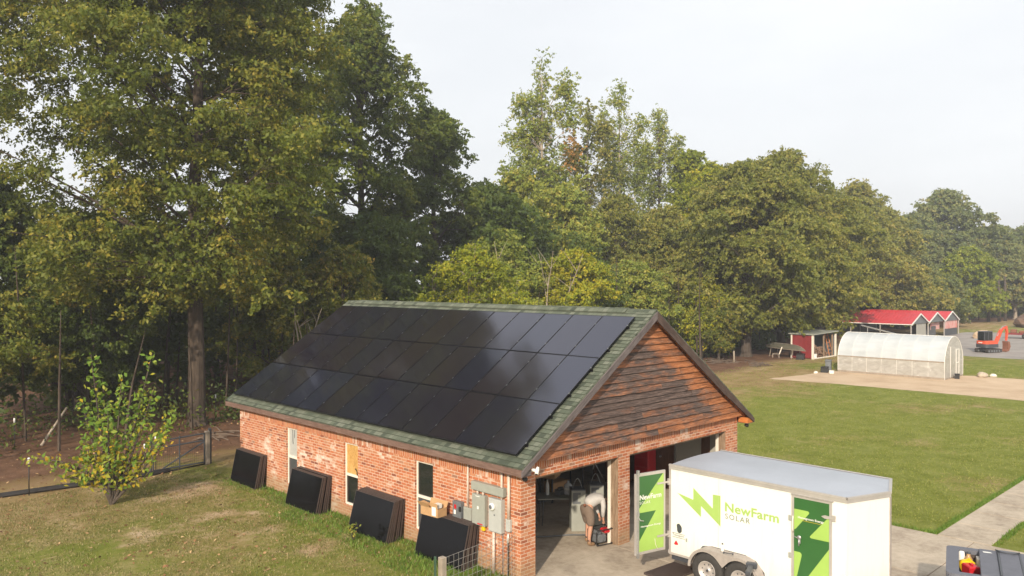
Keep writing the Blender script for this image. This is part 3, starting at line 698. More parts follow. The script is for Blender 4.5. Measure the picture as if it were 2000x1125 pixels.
# roof: slightly crowned sheet with aluminium edge rail
b = MB(); cx = 3.95
def rf(u, v, w): return (u, v, w)
ins = [(XT+.02, YR-.02), (XT+.02, YA+.01), (3.95, YN+.03), (XF-.02, YA+.01), (XF-.02, YR-.02)]
ny = 10
for j in range(ny):
    ya, yb = YR-.02+(YA-YR+.02)*j/ny, YR-.02+(YA-YR+.02)*(j+1)/ny
    for i in range(8):
        xa, xb = XT+.02+(XF-XT-.04)*i/8, XT+.02+(XF-XT-.04)*(i+1)/8
        def Z(x, y): t = (x-cx)/1.1; return ZT+.085+.045*(1-t*t)
        b.quad([(xa, ya, Z(xa, ya)), (xb, ya, Z(xb, ya)), (xb, yb, Z(xb, yb)), (xa, yb, Z(xa, yb))], None, True)
for i in range(8):
    xa, xb = XT+.02+(XF-XT-.04)*i/8, XT+.02+(XF-XT-.04)*(i+1)/8
    def E(x): return YN+.03+(YA+.01-YN-.03)*abs(x-cx)/1.08
    b.quad([(xa, YA, Z(xa, YA)), (xb, YA, Z(xb, YA)), (xb, E(xb), ZT+.085), (xa, E(xa), ZT+.085)], None, True)
tl(b).build('roof', M['roofmetal'], T)
b = MB()
for (x0, y0), (x1, y1) in zip(hexo[:-1], hexo[1:]):
    d = Vector((x1-x0, y1-y0, 0)).normalized(); nrm = Vector((d.y, -d.x, 0)); 
    if nrm.dot(Vector(((x0+x1)/2-3.95, (y0+y1)/2+4, 0))) < 0: nrm = -nrm
    p0, p1 = Vector((x0, y0, 0)), Vector((x1, y1, 0)); o_ = nrm*.018; i_ = -nrm*.03
    for z0, z1, oo in ((ZT-.005, ZT+.095, o_), (ZT+.062, ZT+.105, o_*1.6)):
        q = [p0+oo, p1+oo, p1+i_, p0+i_]
        b.prism([(v.x, v.y) for v in q], z0, z1, lambda u, v, w: (u, v, w))
tl(b).build('roof_rail', M['alu'], T, weld=False)
b = MB(); b.box(XT-.006, YA, ZB-.03, XT+.03, YR, ZB+.022); b.box(XT-.008, YR-.05, ZB, XT+.0, YR+.004, ZT); b.box(XT, YR, ZB-.02, XF, YR+.03, ZB+.06)
b.box(XT-.004, -3.25+.0, ZB+.02, XT+.001, -3.252, ZT-.01); tl(b).build('edge_trim', M['alu'], T)
b = MB()
for q in (((XT, YA), (3.95, YN)),):
    pass
b.box(3.93, YN-.012, ZB, 3.99, YN+.03, ZT); 
for k in range(64): b.box(3.925, YN-.016, ZB+.02+k*.03, 3.955, YN-.010, ZB+.036+k*.03)
tl(b).build('nose_trim', M['tread'], T)
b = MB()
r = random.Random(5)
for yy in [YR-.12-.405*k for k in range(10)]:
    for zz in [ZB+.06+.31*k for k in range(7)]:
        if not (-5.8 < yy < -4.9) : b.box(XT-.003, yy-.006, zz-.006, XT+.001, yy+.006, zz+.006)
tl(b).build('rivets', plain('rivet_grey', (.6, .58, .53)), T, weld=False)
SF = lambda u, v, pr: (XT-pr-3.95, -u+4.0, v)     # near side plane: u grows to the viewer's right
lg = [(2.19,1.88),(2.61,1.80),(2.61,2.07),(3.11,1.70),(3.11,2.01),(3.30,2.02),(3.30,1.345),(2.81,1.70),(2.81,1.45)]
# undo: real logo is level; right column shares its top with the bolt
decal('bolt_logo', [roundpoly(lg, [.004,.012,.004,.012,.004,.004,.004,.012,.004])], M['logo'], T, SF, .003)
text('NewFarm', M['logo'], 'company_name', T, SF, 3.41, 1.705, 1.25, .20, .026, 1.03, .003)
text('SOLAR', M['solartxt'], 'company_name', T, SF, 3.415, 1.55, .59, .115, .008, 1.25, .003)
decal('leaf_decal', [roundpoly([(2.17,1.16),(2.24,1.19),(2.31,1.12),(2.31,1.01),(2.25,.96),(2.19,.99)], .03)], M['dkgrey'], T, SF, .003)
decal('red_decal', [[(2.10,.70),(2.155,.79),(2.22,.71)], [(2.12,.68),(2.20,.69),(2.21,.71),(2.11,.70)]], M['red'], T, SF, .0035)
decal('maker_stripe', [[(2.05,.945),(2.39,.945),(2.39,.955),(2.05,.955)], [(2.05,.855),(2.39,.855),(2.39,.865),(2.05,.865)]], M['dkgrey'], T, SF, .003)
text('Transport', M['dkgrey'], 'maker_stripe', T, SF, 2.06, .873, .31, .066, .01, 1.1, .003)
b = MB(); b.box(XT-.025, -2.46, .82, XT, -2.42, .90, bev=.008); tl(b).build('marker_light', M['boxgrey'], T)
# side door
D0, D1, DZ0, DZ1 = -4.99, -5.72, .56, 2.315
b = MB()
b.box(XT-.014, D0, DZ0-.05, XT+.01, D0+.055, DZ1+.06); b.box(XT-.014, D1-.055, DZ0-.05, XT+.01, D1, DZ1+.06); b.box(XT-.013, D1, DZ1, XT+.01, D0, DZ1+.06); b.box(XT-.013, D1, DZ0-.05, XT+.01, D0, DZ0)
b.box(XT-.045, D1-.09, DZ1+.058, XT, D0+.06, DZ1+.068)
tl(b); df = b.build('side_door', M['alu'], T)
b = MB(); b.box(XT-.010, D1+.002, DZ0+.002, XT+.008, D0-.002, DZ1-.002); dp = tl(b).build('door_panel', M['dgreen'], df)
u0, u1 = -D0+.003, -D1-.003
gA = roundpoly([(u0,2.085),(5.30,2.085),(5.315,2.05),(5.03,1.685),(u0,1.66)], [0,.03,.02,.02,0]); gB = roundpoly([(u1,2.06),(5.32,1.585),(5.34,1.56),(u1,1.565)], [0,.02,.02,0])
gC = roundpoly([(u0,1.225),(5.135,1.225),(5.16,1.18),(5.02,DZ0+.004),(u0,DZ0+.004)], [0,.03,.03,0,0]); gD = [(u1,1.42),(5.24,.70),(5.16,DZ0+.004),(u1,DZ0+.004)]
decal('door_graphic', [gA, gB, gC, gD], M['lgreen'], df, SF, .0125)
text('Homegrown Energy', M['white'], 'door_slogan', df, SF, 5.075, 1.895, .535, .058, .02, 1.0, .0155)
decal('door_underline', [[(5.16,1.872),(5.56,1.872),(5.56,1.882),(5.16,1.882)]], plain('ochre_line', (.40,.30,.03)), df, SF, .0155)
b = MB(); b.tube([(XT-.03, D0-.02, 1.53), (XT-.035, -5.10, 1.50)], .012, 6); b.box(XT-.05, -5.09, 1.40, XT-.01, -5.14, 1.50, bev=.01); b.lathe([(0, -.02), (.04, -.02), (.045, .0), (.03, .012), (0, .012)], (XT-.035, -5.115, 1.53), 'x', 14)
b.tube([(XT-.05, -5.115, 1.50), (XT-.055, -5.115, 1.36)], .014, 6); tl(b).build('door_handle', M['steel'], df)
for zz in (2.05, .74):
    b = MB(); b.box(XT-.03, D1-.13, zz-.06, XT-.0, D1-.05, zz+.06, bev=.006); b.prism(roundpoly([(5.56, zz), (5.64, zz+.035), (5.79, zz+.02), (5.79, zz-.02), (5.64, zz-.035)], .02), XT-.034, XT-.020, lambda u, v, w: (w, -u, v)); tl(b).build('hinge', M['alu'], df)
for zz in (1.88, 1.12):
    b = MB(); b.box(XT-.03, D0+.05, zz-.055, XT-.0, D0+.115, zz+.055, bev=.006); tl(b).build('hinge', M['boxgrey'], df)
b = MB(); b.tube([(XT-.02, D0+.015, 1.93), (XT-.05, D0+.01, 1.88), (XT-.05, D0+.01, 1.66), (XT-.02, D0+.015, 1.61)], .014, 6); tl(b).build('grab_handle', M['trim'], T)
# open rear door
DX, DY = -.97355, .22849
def DF(s, z, pr): return (XT+DX*s-DY*pr-3.95, YR+DY*s+DX*pr+4.0, z)   # pr>0 faces the camera side
b = MB()
def dbox(b, s0, s1, z0, z1, p0, p1):
    P = [DF(s, z, q) for q in (p0, p1) for z in (z0, z1) for s in (s0, s1)]
    for f in ((0,1,3,2),(4,6,7,5),(0,4,5,1),(2,3,7,6),(0,2,6,4),(1,5,7,3)): b.quad([P[i] for i in f])
dbox(b, .04, .13, .60, 2.385, -.03, .008) if False else None
for q in ((.13,1.01,.565,.625),(.13,1.01,2.32,2.385),(.13,.175,.625,2.32),(.90,1.01,.625,2.32)): dbox(b, *q, -.035, .010)
rd = b.build('rear_door', M['alu'], T, weld=False)
b = MB(); dbox(b, .176, .899, .626, 2.319, -.03, .004); b.build('door_panel', M['lgreen'], rd)
decal('door_graphic', [[(.897,2.317),(.20,2.317),(.897,1.60)], [(.897,1.50),(.41,1.50),(.897,.87)]], M['dgreen'], rd, DF, .007)
DFr = lambda u, v, pr: DF(.885-u, v, pr)
text('NewFarm', M['white'], 'company_name', rd, DFr, 0, 1.785, .635, .115, .022, 1.0, .0095)
text('SOLAR', M['white'], 'company_name', rd, DFr, 0, 1.69, .31, .062, 0, 1.25, .0095)
text('Homegrown Energy', M['white'], 'door_slogan', rd, DFr, .035, 1.155, .59, .052, .02, 1, .0095)
b = MB(); b.tube([DF(.955, .50, .03), DF(.955, 2.46, .03)], .016, 8)
for zz in (.56, 2.42, 1.5): dbox(b, .925, .985, zz-.05, zz+.05, .005, .05)
b.tube([DF(.955, 1.42, .05), DF(.93, 1.36, .09), DF(.84, 1.34, .09)], .012, 6); b.build('lock_bar', M['steel'], rd, weld=False)
for zz in (2.10, .90):
    b = MB(); dbox(b, .02, .38, zz-.022, zz+.022, .010, .024); dbox(b, -.03, .05, zz-.07, zz+.07, -.02, .03); b.build('hinge', M['alu'], rd, weld=False)
b = MB(); b.tube([DF(.46, .87, .03), DF(.46, .75, .05), DF(.40, .64, .05), DF(.33, .60, .04)], .005, 5); b.build('retaining_cord', M['trim'], rd)
# dark sheet on the closed rear paints the inside darkness; shut second leaf beside it
b = MB(); b.box(XT+.06, YR-.001, ZB+.08, XT+1.12, YR+.004, ZT-.06); tl(b).build('rear_dark_sheet', M['dkgrey'], T)
b = MB(); b.box(XT+1.13, YR, ZB+.06, XF-.03, YR+.03, ZT-.03); tl(b).build('rear_door', M['white'], T)
# tandem axle, wheels and fender
def fender():
    cA, cB, zc = -3.10, -3.90, .40
    R0 = .46; pts = []; low = []
    for k in range(13):
        a = PI-(PI/2)*k/12*1.0; pts.append((cA-math.cos(a)*R0*1.0, zc+math.sin(a)*R0)) 
    up = [(-cA+R0*math.cos(a), zc+R0*math.sin(a)) for a in [PI-PI/2*k/10 for k in range(11)]] + [(-cB+R0*math.cos(a), zc+R0*math.sin(a)) for a in [PI/2-PI/2*k/10 for k in range(11)]]
    R1 = .40
    mid = (-cA-cB)/2
    lowp = [(-cA+R1*math.cos(a), zc+R1*math.sin(a)) for a in [PI-(PI*.78)*k/12 for k in range(13)]] + [(mid, zc+.16)] + [(-cB+R1*math.cos(a), zc+R1*math.sin(a)) for a in [PI*.78-(PI*.78)*k/12 for k in range(13)]]
    b = MB(); X0 = XT-.27
    poly = up+lowp[::-1]
    n = len(up); 
    # top skin
    for i in range(n-1):
        (u, v), (u2, v2) = up[i], up[i+1]; b.quad([(X0, -u, v), (X0, -u2, v2), (XT, -u2, v2+.0), (XT, -u, v)], None, True)
    from mathutils.geometry import tessellate_polygon
    for t in tessellate_polygon([[Vector((u, v, 0)) for u, v in poly]]): b.quad([(X0, -poly[i][0], poly[i][1]) for i in t])
    for (u, v), (u2, v2) in zip(lowp[:-1], lowp[1:]): b.quad([(X0, -u, v), (X0, -u2, v2), (X0+.03, -u2, v2), (X0+.03, -u, v)], None, True)
    tl(b).build('fender', M['tread'], T, weld=False)
    b = MB()
    b.quad([(XT-.003, -u, v) for u, v in [(2.66,.42),(2.70,.62),(2.85,.82),(3.1,.87),(3.9,.87),(4.15,.80),(4.34,.60),(4.37,.42)]]); tl(b).build('wheel_well', M['dkgrey'], T)
fender()
def wheel(y):
    b = MB(); c = (XT-.14-3.95, y+4.0, .385); prof = [(.20, -.09), (.24, -.105), (.33, -.108), (.365, -.095), (.385, -.06), (.385, .06), (.365, .095), (.33, .108), (.24, .10), (.20, .09)]
    b.lathe(prof, c, 'x', 40); w = b.build('wheel', M['rubber'], T)
    b = MB(); b.lathe([(.0, -.055), (.045, -.06), (.05, -.045), (.075, -.04), (.09, -.035), (.155, -.05), (.185, -.085), (.205, -.10), (.215, -.098), (.20, -.06), (.2, .05)], c, 'x', 40); rm = b.build('rim', M['rim'], w)
    b = MB()
    for k in range(8):
        a = 2*PI*k/8+.2; p = [(c[0]-.0535, c[1]+rr*math.cos(a+da), c[2]+rr*math.sin(a+da)) for rr, da in ((.105, 0), (.150, -.12), (.150, .12))]
        b.quad(p)
    b.lathe([(.0, -.075), (.028, -.075), (.032, -.05)], c, 'x', 12); b.build('hub', M['dkgrey'], w, weld=False)
wheel(-3.10); wheel(-3.90)
b = MB(); b.box(XT+.1, YA+.2, .30, XT+.18, YR, ZB); b.box(XF-.18, YA+.2, .30, XF-.1, YR, ZB); b.box(XT-.12, -3.13, .34, XF+.12, -3.07, .40); b.box(XT-.12, -3.93, .34, XF+.12, -3.87, .40)
b.tube([(3.35, YA+.3, .42), (3.95, -7.2, .45), (4.55, YA+.3, .42)], .045, 6); b.lathe([(0,-.05),(.13,-.05),(.13,.05),(.1,.2),(0,.22)], (3.95,-6.75,.6), 'z', 12); tl(b).build('chassis', M['dkgrey'], T)
b = MB()
for s in (XF+.14,):
    for yy in (-3.1, -3.9): b.lathe([(0,-.1),(.36,-.1),(.385,-.06),(.385,.06),(.36,.1),(0,.1)], (s, yy, .385), 'x', 24)
tl(b).build('wheel', M['rubber'], T)
# things left on the fender
b = MB(); b.lathe([(0,0),(.034,0),(.036,.02),(.036,.10),(.03,.12),(.014,.135),(.014,.15),(0,.15)], (0,0,0), 'z', 14)
o = b.build('spray_bottle', M['white']); at(o, (XT-.12, -3.42, .865)); tag(o, 'small white bottle standing on the trailer fender between the wheels', 'bottle')
b = MB(); b.lathe([(.018,.15),(.018,.175),(0,.175)], (0,0,0), 'z', 12); b.build('cap', M['dkgrey'], o)
b = MB(); b.tube([(0,0,0),(.05,-.17,0)], .012, 6); b.tube([(-.02,0,0),(.02,.02,0)], .018, 6); b.tube([(.03,-.19,0),(.07,-.17,0)], .018, 6); o = b.build('wrench', M['dkgrey']); at(o, (XT-.22, -3.52, .885)); tag(o, 'small dark wrench lying on the trailer fender', 'wrench')
# ------------------------------------------------------------------ pickup truck bed
K = thing('pickup_truck', 'silver pickup truck with a folded grey bed cover in the lower right corner', 'pickup truck', (4.41, -7.38, 0), R(17))
# local: X across (near side negative), -Y towards the cab
def kb(): return MB()
wt = .86; zt = 1.28
b = kb()
side = [(-.0, .42), (.03, .60), (.03, 1.12), (-.03, 1.22), (-.10, 1.25)]
for s in (-1, 1):
    pr = [(.78, 1.22), (.84, 1.21), (.93, 1.12), (.95, .95), (.94, .70), (.88, .46), (.80, .42), (.78, .42)]
    ys = [0.0, -.06, -2.1]
    sc = [(0.93), (1.0), (1.0)]
    rows = [[(s*x*k_, y, z) for x, z in pr] for y, k_ in zip(ys, sc)]
    b.strip(rows, True); b.quad(rows[0])
b.box(-.80, -.06, .45, .80, 0, 1.20, bev=.02)
b.build('bed_body', M['silver'], K, weld=False)
b = kb()
rim = roundpoly([(-.90, -2.1), (-.90, .03), (.90, .03), (.90, -2.1), (.74, -2.1), (.74, -.19), (-.74, -.19), (-.74, -2.1)], [0, .14, .14, 0, 0, .04, .04, 0], 5)
from mathutils.geometry import tessellate_polygon
for z_ in (1.285,):
    for t in tessellate_polygon([[Vector((u, v, 0)) for u, v in rim]]): b.quad([(rim[i][0], rim[i][1], z_) for i in t])
n = len(rim)
for i in range(n):
    (x, y), (x2, y2) = rim[i], rim[(i+1) % n]; b.quad([(x, y, 1.20), (x2, y2, 1.20), (x2, y2, 1.285), (x, y, 1.285)])
b.build('bed_rail_cap', M['tonneau'], K, weld=False)
b = kb(); b.box(-.74, -2.1, .72, .74, -.19, .74)
for s in (-1, 1): 
    for k in range(6): b.box(s*.74, -2.1, .76+k*.075, s*(.755), -.19, .80+k*.075, bev=.01)
    b.box(s*.755, -2.1, .74, s*.78, -.19, 1.22)
b.box(-.75, -.19, .74, .75, -.17, 1.22); b.build('bed_liner', M['panelback'], K, weld=False)
b = kb()
for i, (ya, yb, z_) in enumerate(((-.54, -.86, 1.30), (-.88, -1.22, 1.325), (-1.24, -2.3, 1.31))): b.box(-.83, yb, z_-.02, .83, ya, z_+.02, bev=.012)
b.build('bed_cover', M['tonneau'], K, weld=False)
b = kb()
for yy, o_ in ((-.87, .0), (-1.23, .0)): b.box(-.80, yy-.018, 1.33, .80, yy+.018, 1.352, bev=.006)
b.tube([(.74, -.83, 1.36), (.60, -.92, 1.37), (.60, -1.14, 1.37), (.74, -1.23, 1.36)], .014, 6); b.build('cover_strut', M['dkgrey'], K)
b = kb(); b.quad([(.58, -.62, 1.3225), (.66, -.60, 1.3225), (.66, -.74, 1.3225), (.60, -.77, 1.3225)]); b.build('cover_label', M['paper'], K)
b = kb()
b.box(-.8, -6.0, .45, .8, -2.2, 1.15, bev=.05); b.box(-.72, -4.3, 1.15, .72, -2.4, 1.80, bev=.2); b.build('cab', M['silver'], K)
for s in (-1, 1):
    for yy in (-.95, -4.9):
        b = kb(); b.lathe([(0,-.12),(.26,-.12),(.37,-.11),(.39,-.07),(.39,.07),(.37,.11),(0,.11)], (s*.84, yy, .39), 'x', 28); b.build('wheel', M['rubber'], K)
b = kb(); b.box(.70, .0, .60, .93, .02, 1.05, bev=.01); b.box(-.93, .0, .60, -.70, .02, 1.05, bev=.01); b.build('tail_light', M['red'], K)
b = kb(); b.tube([(-.99, -.02, 1.28), (-1.03, .02, 1.25), (-1.03, .02, 1.16)], .012, 6); b.build('side_hook', M['dkgrey'], K)
KM = Matrix.Translation((4.41, -7.38, 0)) @ Matrix.Rotation(R(17), 4, 'Z')
def inbed(o, x, y, z, rz=0): v = KM @ Vector((x, y, z)); o.location = v; o.rotation_euler = (0, 0, R(17)+rz); return o
# contents
b = MB(); b.lathe([(.0,.17),(.05,.165),(.10,.13),(.135,.06),(.14,0),(.13,0),(.0,.10)], (0,0,0), 'z', 20)
b.box(-.012, -.13, .06, .012, .13, .175, bev=.005); o = b.build('hard_hat', M['yellow']); inbed(o, .36, -.30, 1.0); o.rotation_euler.x = R(50); o.rotation_euler.y = R(-20); tag(o, 'yellow hard hat lying on its side in the truck bed', 'helmet'); o.scale = (1.35,)*3
b = MB(); b.box(-.15, -.11, 0, .15, .11, .20, bev=.02); b.box(-.05, -.02, .20, .05, .02, .23, bev=.006); o = b.build('tool_case', M['red']); inbed(o, .12, -.40, .98, .5); tag(o, 'red plastic tool case in the truck bed beside the yellow hard hat', 'tool case')
b = MB(); b.lathe([(0,0),(.075,0),(.08,.02),(.08,.22),(.05,.27),(.035,.29),(.035,.33),(0,.33)], (0,0,0), 'z', 18); o = b.build('jug', M['amber']); inbed(o, .60, -.36, .92); tag(o, 'amber jug standing in the truck bed behind the red case', 'jug')
b = MB(); b.lathe([(.035,.33),(.04,.335),(.04,.36),(0,.36)], (0,0,0), 'z', 14); b.build('cap', M['dkgrey'], o)
b = MB(); b.box(-.13, -.10, 0, .13, .10, .34, bev=.012); b.box(-.03, -.102, .2, .03, -.1, .26); o = b.build('carton', M['trim']); inbed(o, .60, -.60, .86, .1); tag(o, 'pale carton at the far edge of the truck bed right of the jug', 'box')
b = MB(); b.lathe([(0,0),(.06,0),(.065,.03),(.06,.22),(.045,.26),(0,.27)], (0,0,0), 'z', 16); o = b.build('paint_tin', M['white']); inbed(o, .66, -.24, 1.0); tag(o, 'shiny white canister in the corner of the truck bed', 'canister')
b = MB(); b.lathe([(0,0),(.06,0),(.07,.05),(.07,.20),(.04,.26),(0,.27)], (0,0,0), 'z', 16); o = b.build('bottle', M['bottle']); inbed(o, .36, -.62, .94); tag(o, 'clear bottle in the truck bed against the edge of the grey cover', 'bottle')
# ramp plate at the bottom edge of the picture
b = MB(); b.box(0, 0, 0, 1.1, .7, .05, bev=.01); o = b.build('rubber_mat', M['panelback']); at(o, (2.25, -2.35, .017), R(-4)); tag(o, 'dark brown rubber mat on the concrete at the bottom edge behind the trailer', 'mat')
b = MB(); b.box(0, -.05, 0, .5, .05, .09, bev=.015); b.box(.44, -.11, .0, .56, .11, .12, bev=.02); o = b.build('trailer_jack', M['dkgrey']); at(o, (1.78, -4.55, .86), R(20)); tag(o, 'dark metal bar in front of the trailer rear wheel at the bottom edge', 'metal bar')
b = MB(); b.box(.1, -.04, -.845, .18, .04, 0, bev=.01); b.box(-.05, -.18, -.845, .33, .18, -.82, bev=.008); b.build('stand', M['dkgrey'], o)
# ------------------------------------------------------------------ electrical gear on the long wall (x=0)
def wbox(name, y0, y1, z0, z1, d, mat, label, cat='electrical box', lid=True, x=0):
    t = thing(name, label, cat, (x, (y0+y1)/2, (z0+z1)/2)); hy, hz_ = (y1-y0)/2, (z1-z0)/2
    b = MB(); b.box(-d, -hy, -hz_, -.002, hy, hz_, bev=.006); b.build('box', mat, t)
    if lid: b = MB(); b.box(-d-.008, -hy+.012, -hz_+.015, -d+.001, hy-.012, hz_-.02, bev=.004); b.build('door', mat, t)
    return t
t = wbox('disconnect_switch', 1.90, 2.20, 1.03, 1.42, .12, M['boxdark'], 'small dark grey disconnect switch with red and white stickers, leftmost of the wall boxes')
b = MB(); b.box(-.15, -.16, -.02, -.115, -.10, .10, bev=.008); b.build('lever', M['black'], t)
b = MB(); b.quad([(-.1295, .08, .02), (-.1295, .0, .02), (-.1295, .0, .12), (-.1295, .08, .12)]); b.build('warning_label', M['red'], t)
b = MB(); b.quad([(-.1295, .09, -.11), (-.1295, .02, -.11), (-.1295, .02, -.01), (-.1295, .09, -.01)]); b.build('label', M['paper'], t)
t = wbox('junction_box', 1.58, 1.86, .98, 1.33, .07, M['boxgrey'], 'flat square grey junction box between the small dark switch and the tall grey panel')
t = wbox('breaker_panel', 1.06, 1.50, 1.02, 1.73, .12, M['boxgrey'], 'tall beige grey breaker panel under the long gutter box')
b = MB(); b.quad([(-.1295, .03, .02), (-.1295, -.03, .02), (-.1295, -.03, .09), (-.1295, .03, .09)]); b.quad([(-.1295, .08, .31), (-.1295, -.06, .31), (-.1295, -.06, .325), (-.1295, .08, .325)]); b.build('label', M['paper'], t)
b = MB(); b.quad([(-.1295, .02, -.33), (-.1295, -.16, -.33), (-.1295, -.16, -.30), (-.1295, .02, -.30)]); b.build('warning_label', M['red'], t)
t = wbox('meter_box', .50, .92, .98, 1.74, .13, M['boxlight'], 'light grey meter box with a round glass meter, rightmost on the long wall', 'meter')
b = MB(); b.lathe([(0,-.07),(.06,-.07),(.085,-.05),(.095,0),(0,0)], (-.135, .06, .20), 'x', 24); m_ = b.build('meter', M['white'], t)
b = MB(); b.lathe([(0,-.005),(.045,-.005),(.05,0)], (-.207, .06, .20), 'x', 20); b.build('dial', M['boxdark'], m_)
b = MB(); b.quad([(-.1395, .02, .0), (-.1395, -.02, .0), (-.1395, -.02, .03), (-.1395, .02, .03)]); b.build('seal', M['dkgrey'], t)
t = wbox('gutter_box', .44, 1.52, 1.82, 2.02, .13, M['boxgrey'], 'long horizontal grey gutter box above the breaker panel')
t = wbox('outlet_box', .27, .41, 1.06, 1.34, .08, M['boxlight'], 'narrow light grey box at the foot of the thick conduit by the corner', lid=False)
def pipe(name, pts, r_, mat, label, cat='pipe', n=10):
    b = MB(); o_ = Vector(pts[-1]); b.tube([Vector(p)-o_ for p in pts], r_, n); b2 = b
    for p in pts[:-1]:
        q = Vector(p)-o_
    o = b.build(name, mat); o.location = o_; tag(o, label, cat); return o
pipe('conduit', [(-.04, 1.73, 2.44), (-.04, 1.73, 1.33)], .024, M['pvc'], 'beige conduit running down from the eave to the square junction box')
pipe('conduit', [(-.05, .56, 2.44), (-.05, .56, 1.74)], .03, M['pvc'], 'beige conduit behind the right end of the long gutter box')
pipe('conduit', [(-.05, .33, 2.44), (-.05, .33, 1.34)], .036, M['pvc'], 'thick beige conduit running from the eave to the narrow box by the corner')
pipe('conduit', [(-.05, .82, .98), (-.05, .83, 0)], .036, M['pvc'], 'beige conduit dropping from the meter box to the ground')
pipe('conduit', [(-.06, 1.36, 1.83), (-.06, 1.36, 1.72)], .03, M['pvc'], 'short conduit stub joining gutter box and breaker panel, left one')
pipe('conduit', [(-.06, 1.17, 1.83), (-.06, 1.17, 1.72)], .03, M['pvc'], 'short conduit stub joining gutter box and breaker panel, right one')
pipe('ground_wire', [(-.02, .56, .98), (-.02, .555, .4), (-.02, .56, 0)], .008, M['boxdark'], 'thin dark wire running down from the meter box to the ground', 'wire', 5)
pipe('hose_pipe', [(-.03, .36, .82), (-.03, .36, .02)], .018, M['bark'], 'narrow brown pipe below the narrow box at the wall corner')
pipe('hose_valve', [(-.04, .36, 1.0), (-.05, .36, .90), (-.05, .36, .80)], .026, M['white'], 'white valve on top of the narrow brown pipe near the corner', 'valve')
b = MB(); b.box(-.06, -.05, -.05, -.0, .05, .05, bev=.01); b.box(-.075, -.02, -.02, -.06, .02, .02); o = b.build('warning_tag', M['yellow']); at(o, (-.02, 1.17, .95)); tag(o, 'small yellow switch box under the right edge of the breaker panel', 'switch box')
# security camera and corner lamps
t = thing('security_camera', 'white security camera mounted on the front corner under the rake board', 'camera', (-.03, -.44, 2.57))
b = MB(); b.tube([(0,.05,0),(0,-.04,.0)], .035, 12); b.tube([(0,-.03,0),(-.02,-.09,-.02)], .02, 8); b.build('mount', M['white'], t)
b = MB(); b.tube([(.03,-.08,.05),(-.05,-.12,-.06)], .042, 12); b.tube([(.03,-.08,.05),(.045,-.075,.07)], .03, 12); b.build('camera_body', M['white'], t)
b = MB(); b.tube([(-.05,-.12,-.06),(-.055,-.122,-.066)], .03, 10); b.build('lens', M['black'], t)
for x, lab in ((-.10, 'small black floodlight tucked under the near eave corner'), (W+.16, 'small black floodlight hanging under the right eave corner')):
    t = thing('floodlight', lab, 'floodlight', (x, -.20, 2.42)); b = MB(); b.tube([(0,0,.03),(0,0,-.03)], .025, 8); b.build('mount', M['black'], t)
    b = MB(); b.lathe([(0,-.05),(.05,-.05),(.055,0),(.03,.06),(0,.07)], (0,-.02,-.07), 'y', 12); b.build('lamp_head', M['black'], t)
# cardboard box on the near stack
t = thing('cardboard_box', 'open cardboard box resting on top of the nearest stack of panels', 'box', (-.36, 2.62, 1.04), R(4))
b = MB(); b.box(-.15, -.30, 0, .15, .30, .012); b.box(-.15, -.30, .012, -.138, .30, .20); b.box(.138, -.30, .012, .15, .30, .20); b.box(-.138, -.30, .012, .138, -.288, .20); b.box(-.138, .288, .012, .138, .30, .20); b.build('carton', M['card'], t)
b = MB(); b.quad([(-.15,-.05,.20), (-.15,.30,.20), (-.24,.34,.33), (-.24,0,.33)]); b.quad([(.15,-.30,.20), (.15,.30,.20), (.20,.30,.33), (.20,-.30,.33)]); b.quad([(-.14,.30,.20), (.14,.30,.20), (.10,.46,.25), (-.12,.46,.25)]); b.quad([(-.15,-.30,.20), (-.15,-.06,.20), (-.17,-.06,.34), (-.17,-.30,.34)]); b.build('flap', M['card'], t, weld=False)
b = MB(); b.box(-.156, -.24, .03, -.151, -.10, .32); b.box(-.10, -.24, .2, .05, -.1, .30); b.build('packing_paper', M['paper'], t)
# ------------------------------------------------------------------ welded wire fence in the foreground
t = thing('wire_fence', 'welded wire fence with a square grey wooden end post by the garage corner', 'fence', (-2.44, -.23, 0))
def FL(s): return Vector((2.40*s, .33*s-.02*0, 0))
b = MB(); b.box(-.065, -.065, 0, .065, .065, 1.2, bev=.012); b.build('post', M['postwood'], t)
b = MB(); b.box(-.17, .0, 0, -.15, .05, 1.24); b.box(-.19, .02, 0, -.15, .03, 1.24); b.build('steel_post', M['tpost'], t)
b = MB()
for k in range(9):
    z = .05+1.12*k/8; b.tube([Vector((.06,0,z)), FL(.5)+Vector((0,0,z-.015)), FL(.99)+Vector((0,0,z))], .0045, 4, cap=False)
for k in range(1, 16):
    p = FL(.02+.97*k/16); b.tube([p+Vector((0,0,.05)), p+Vector((0,0,1.17))], .004, 4, cap=False)
b.build('wire_mesh', M['steel'], t, weld=False)
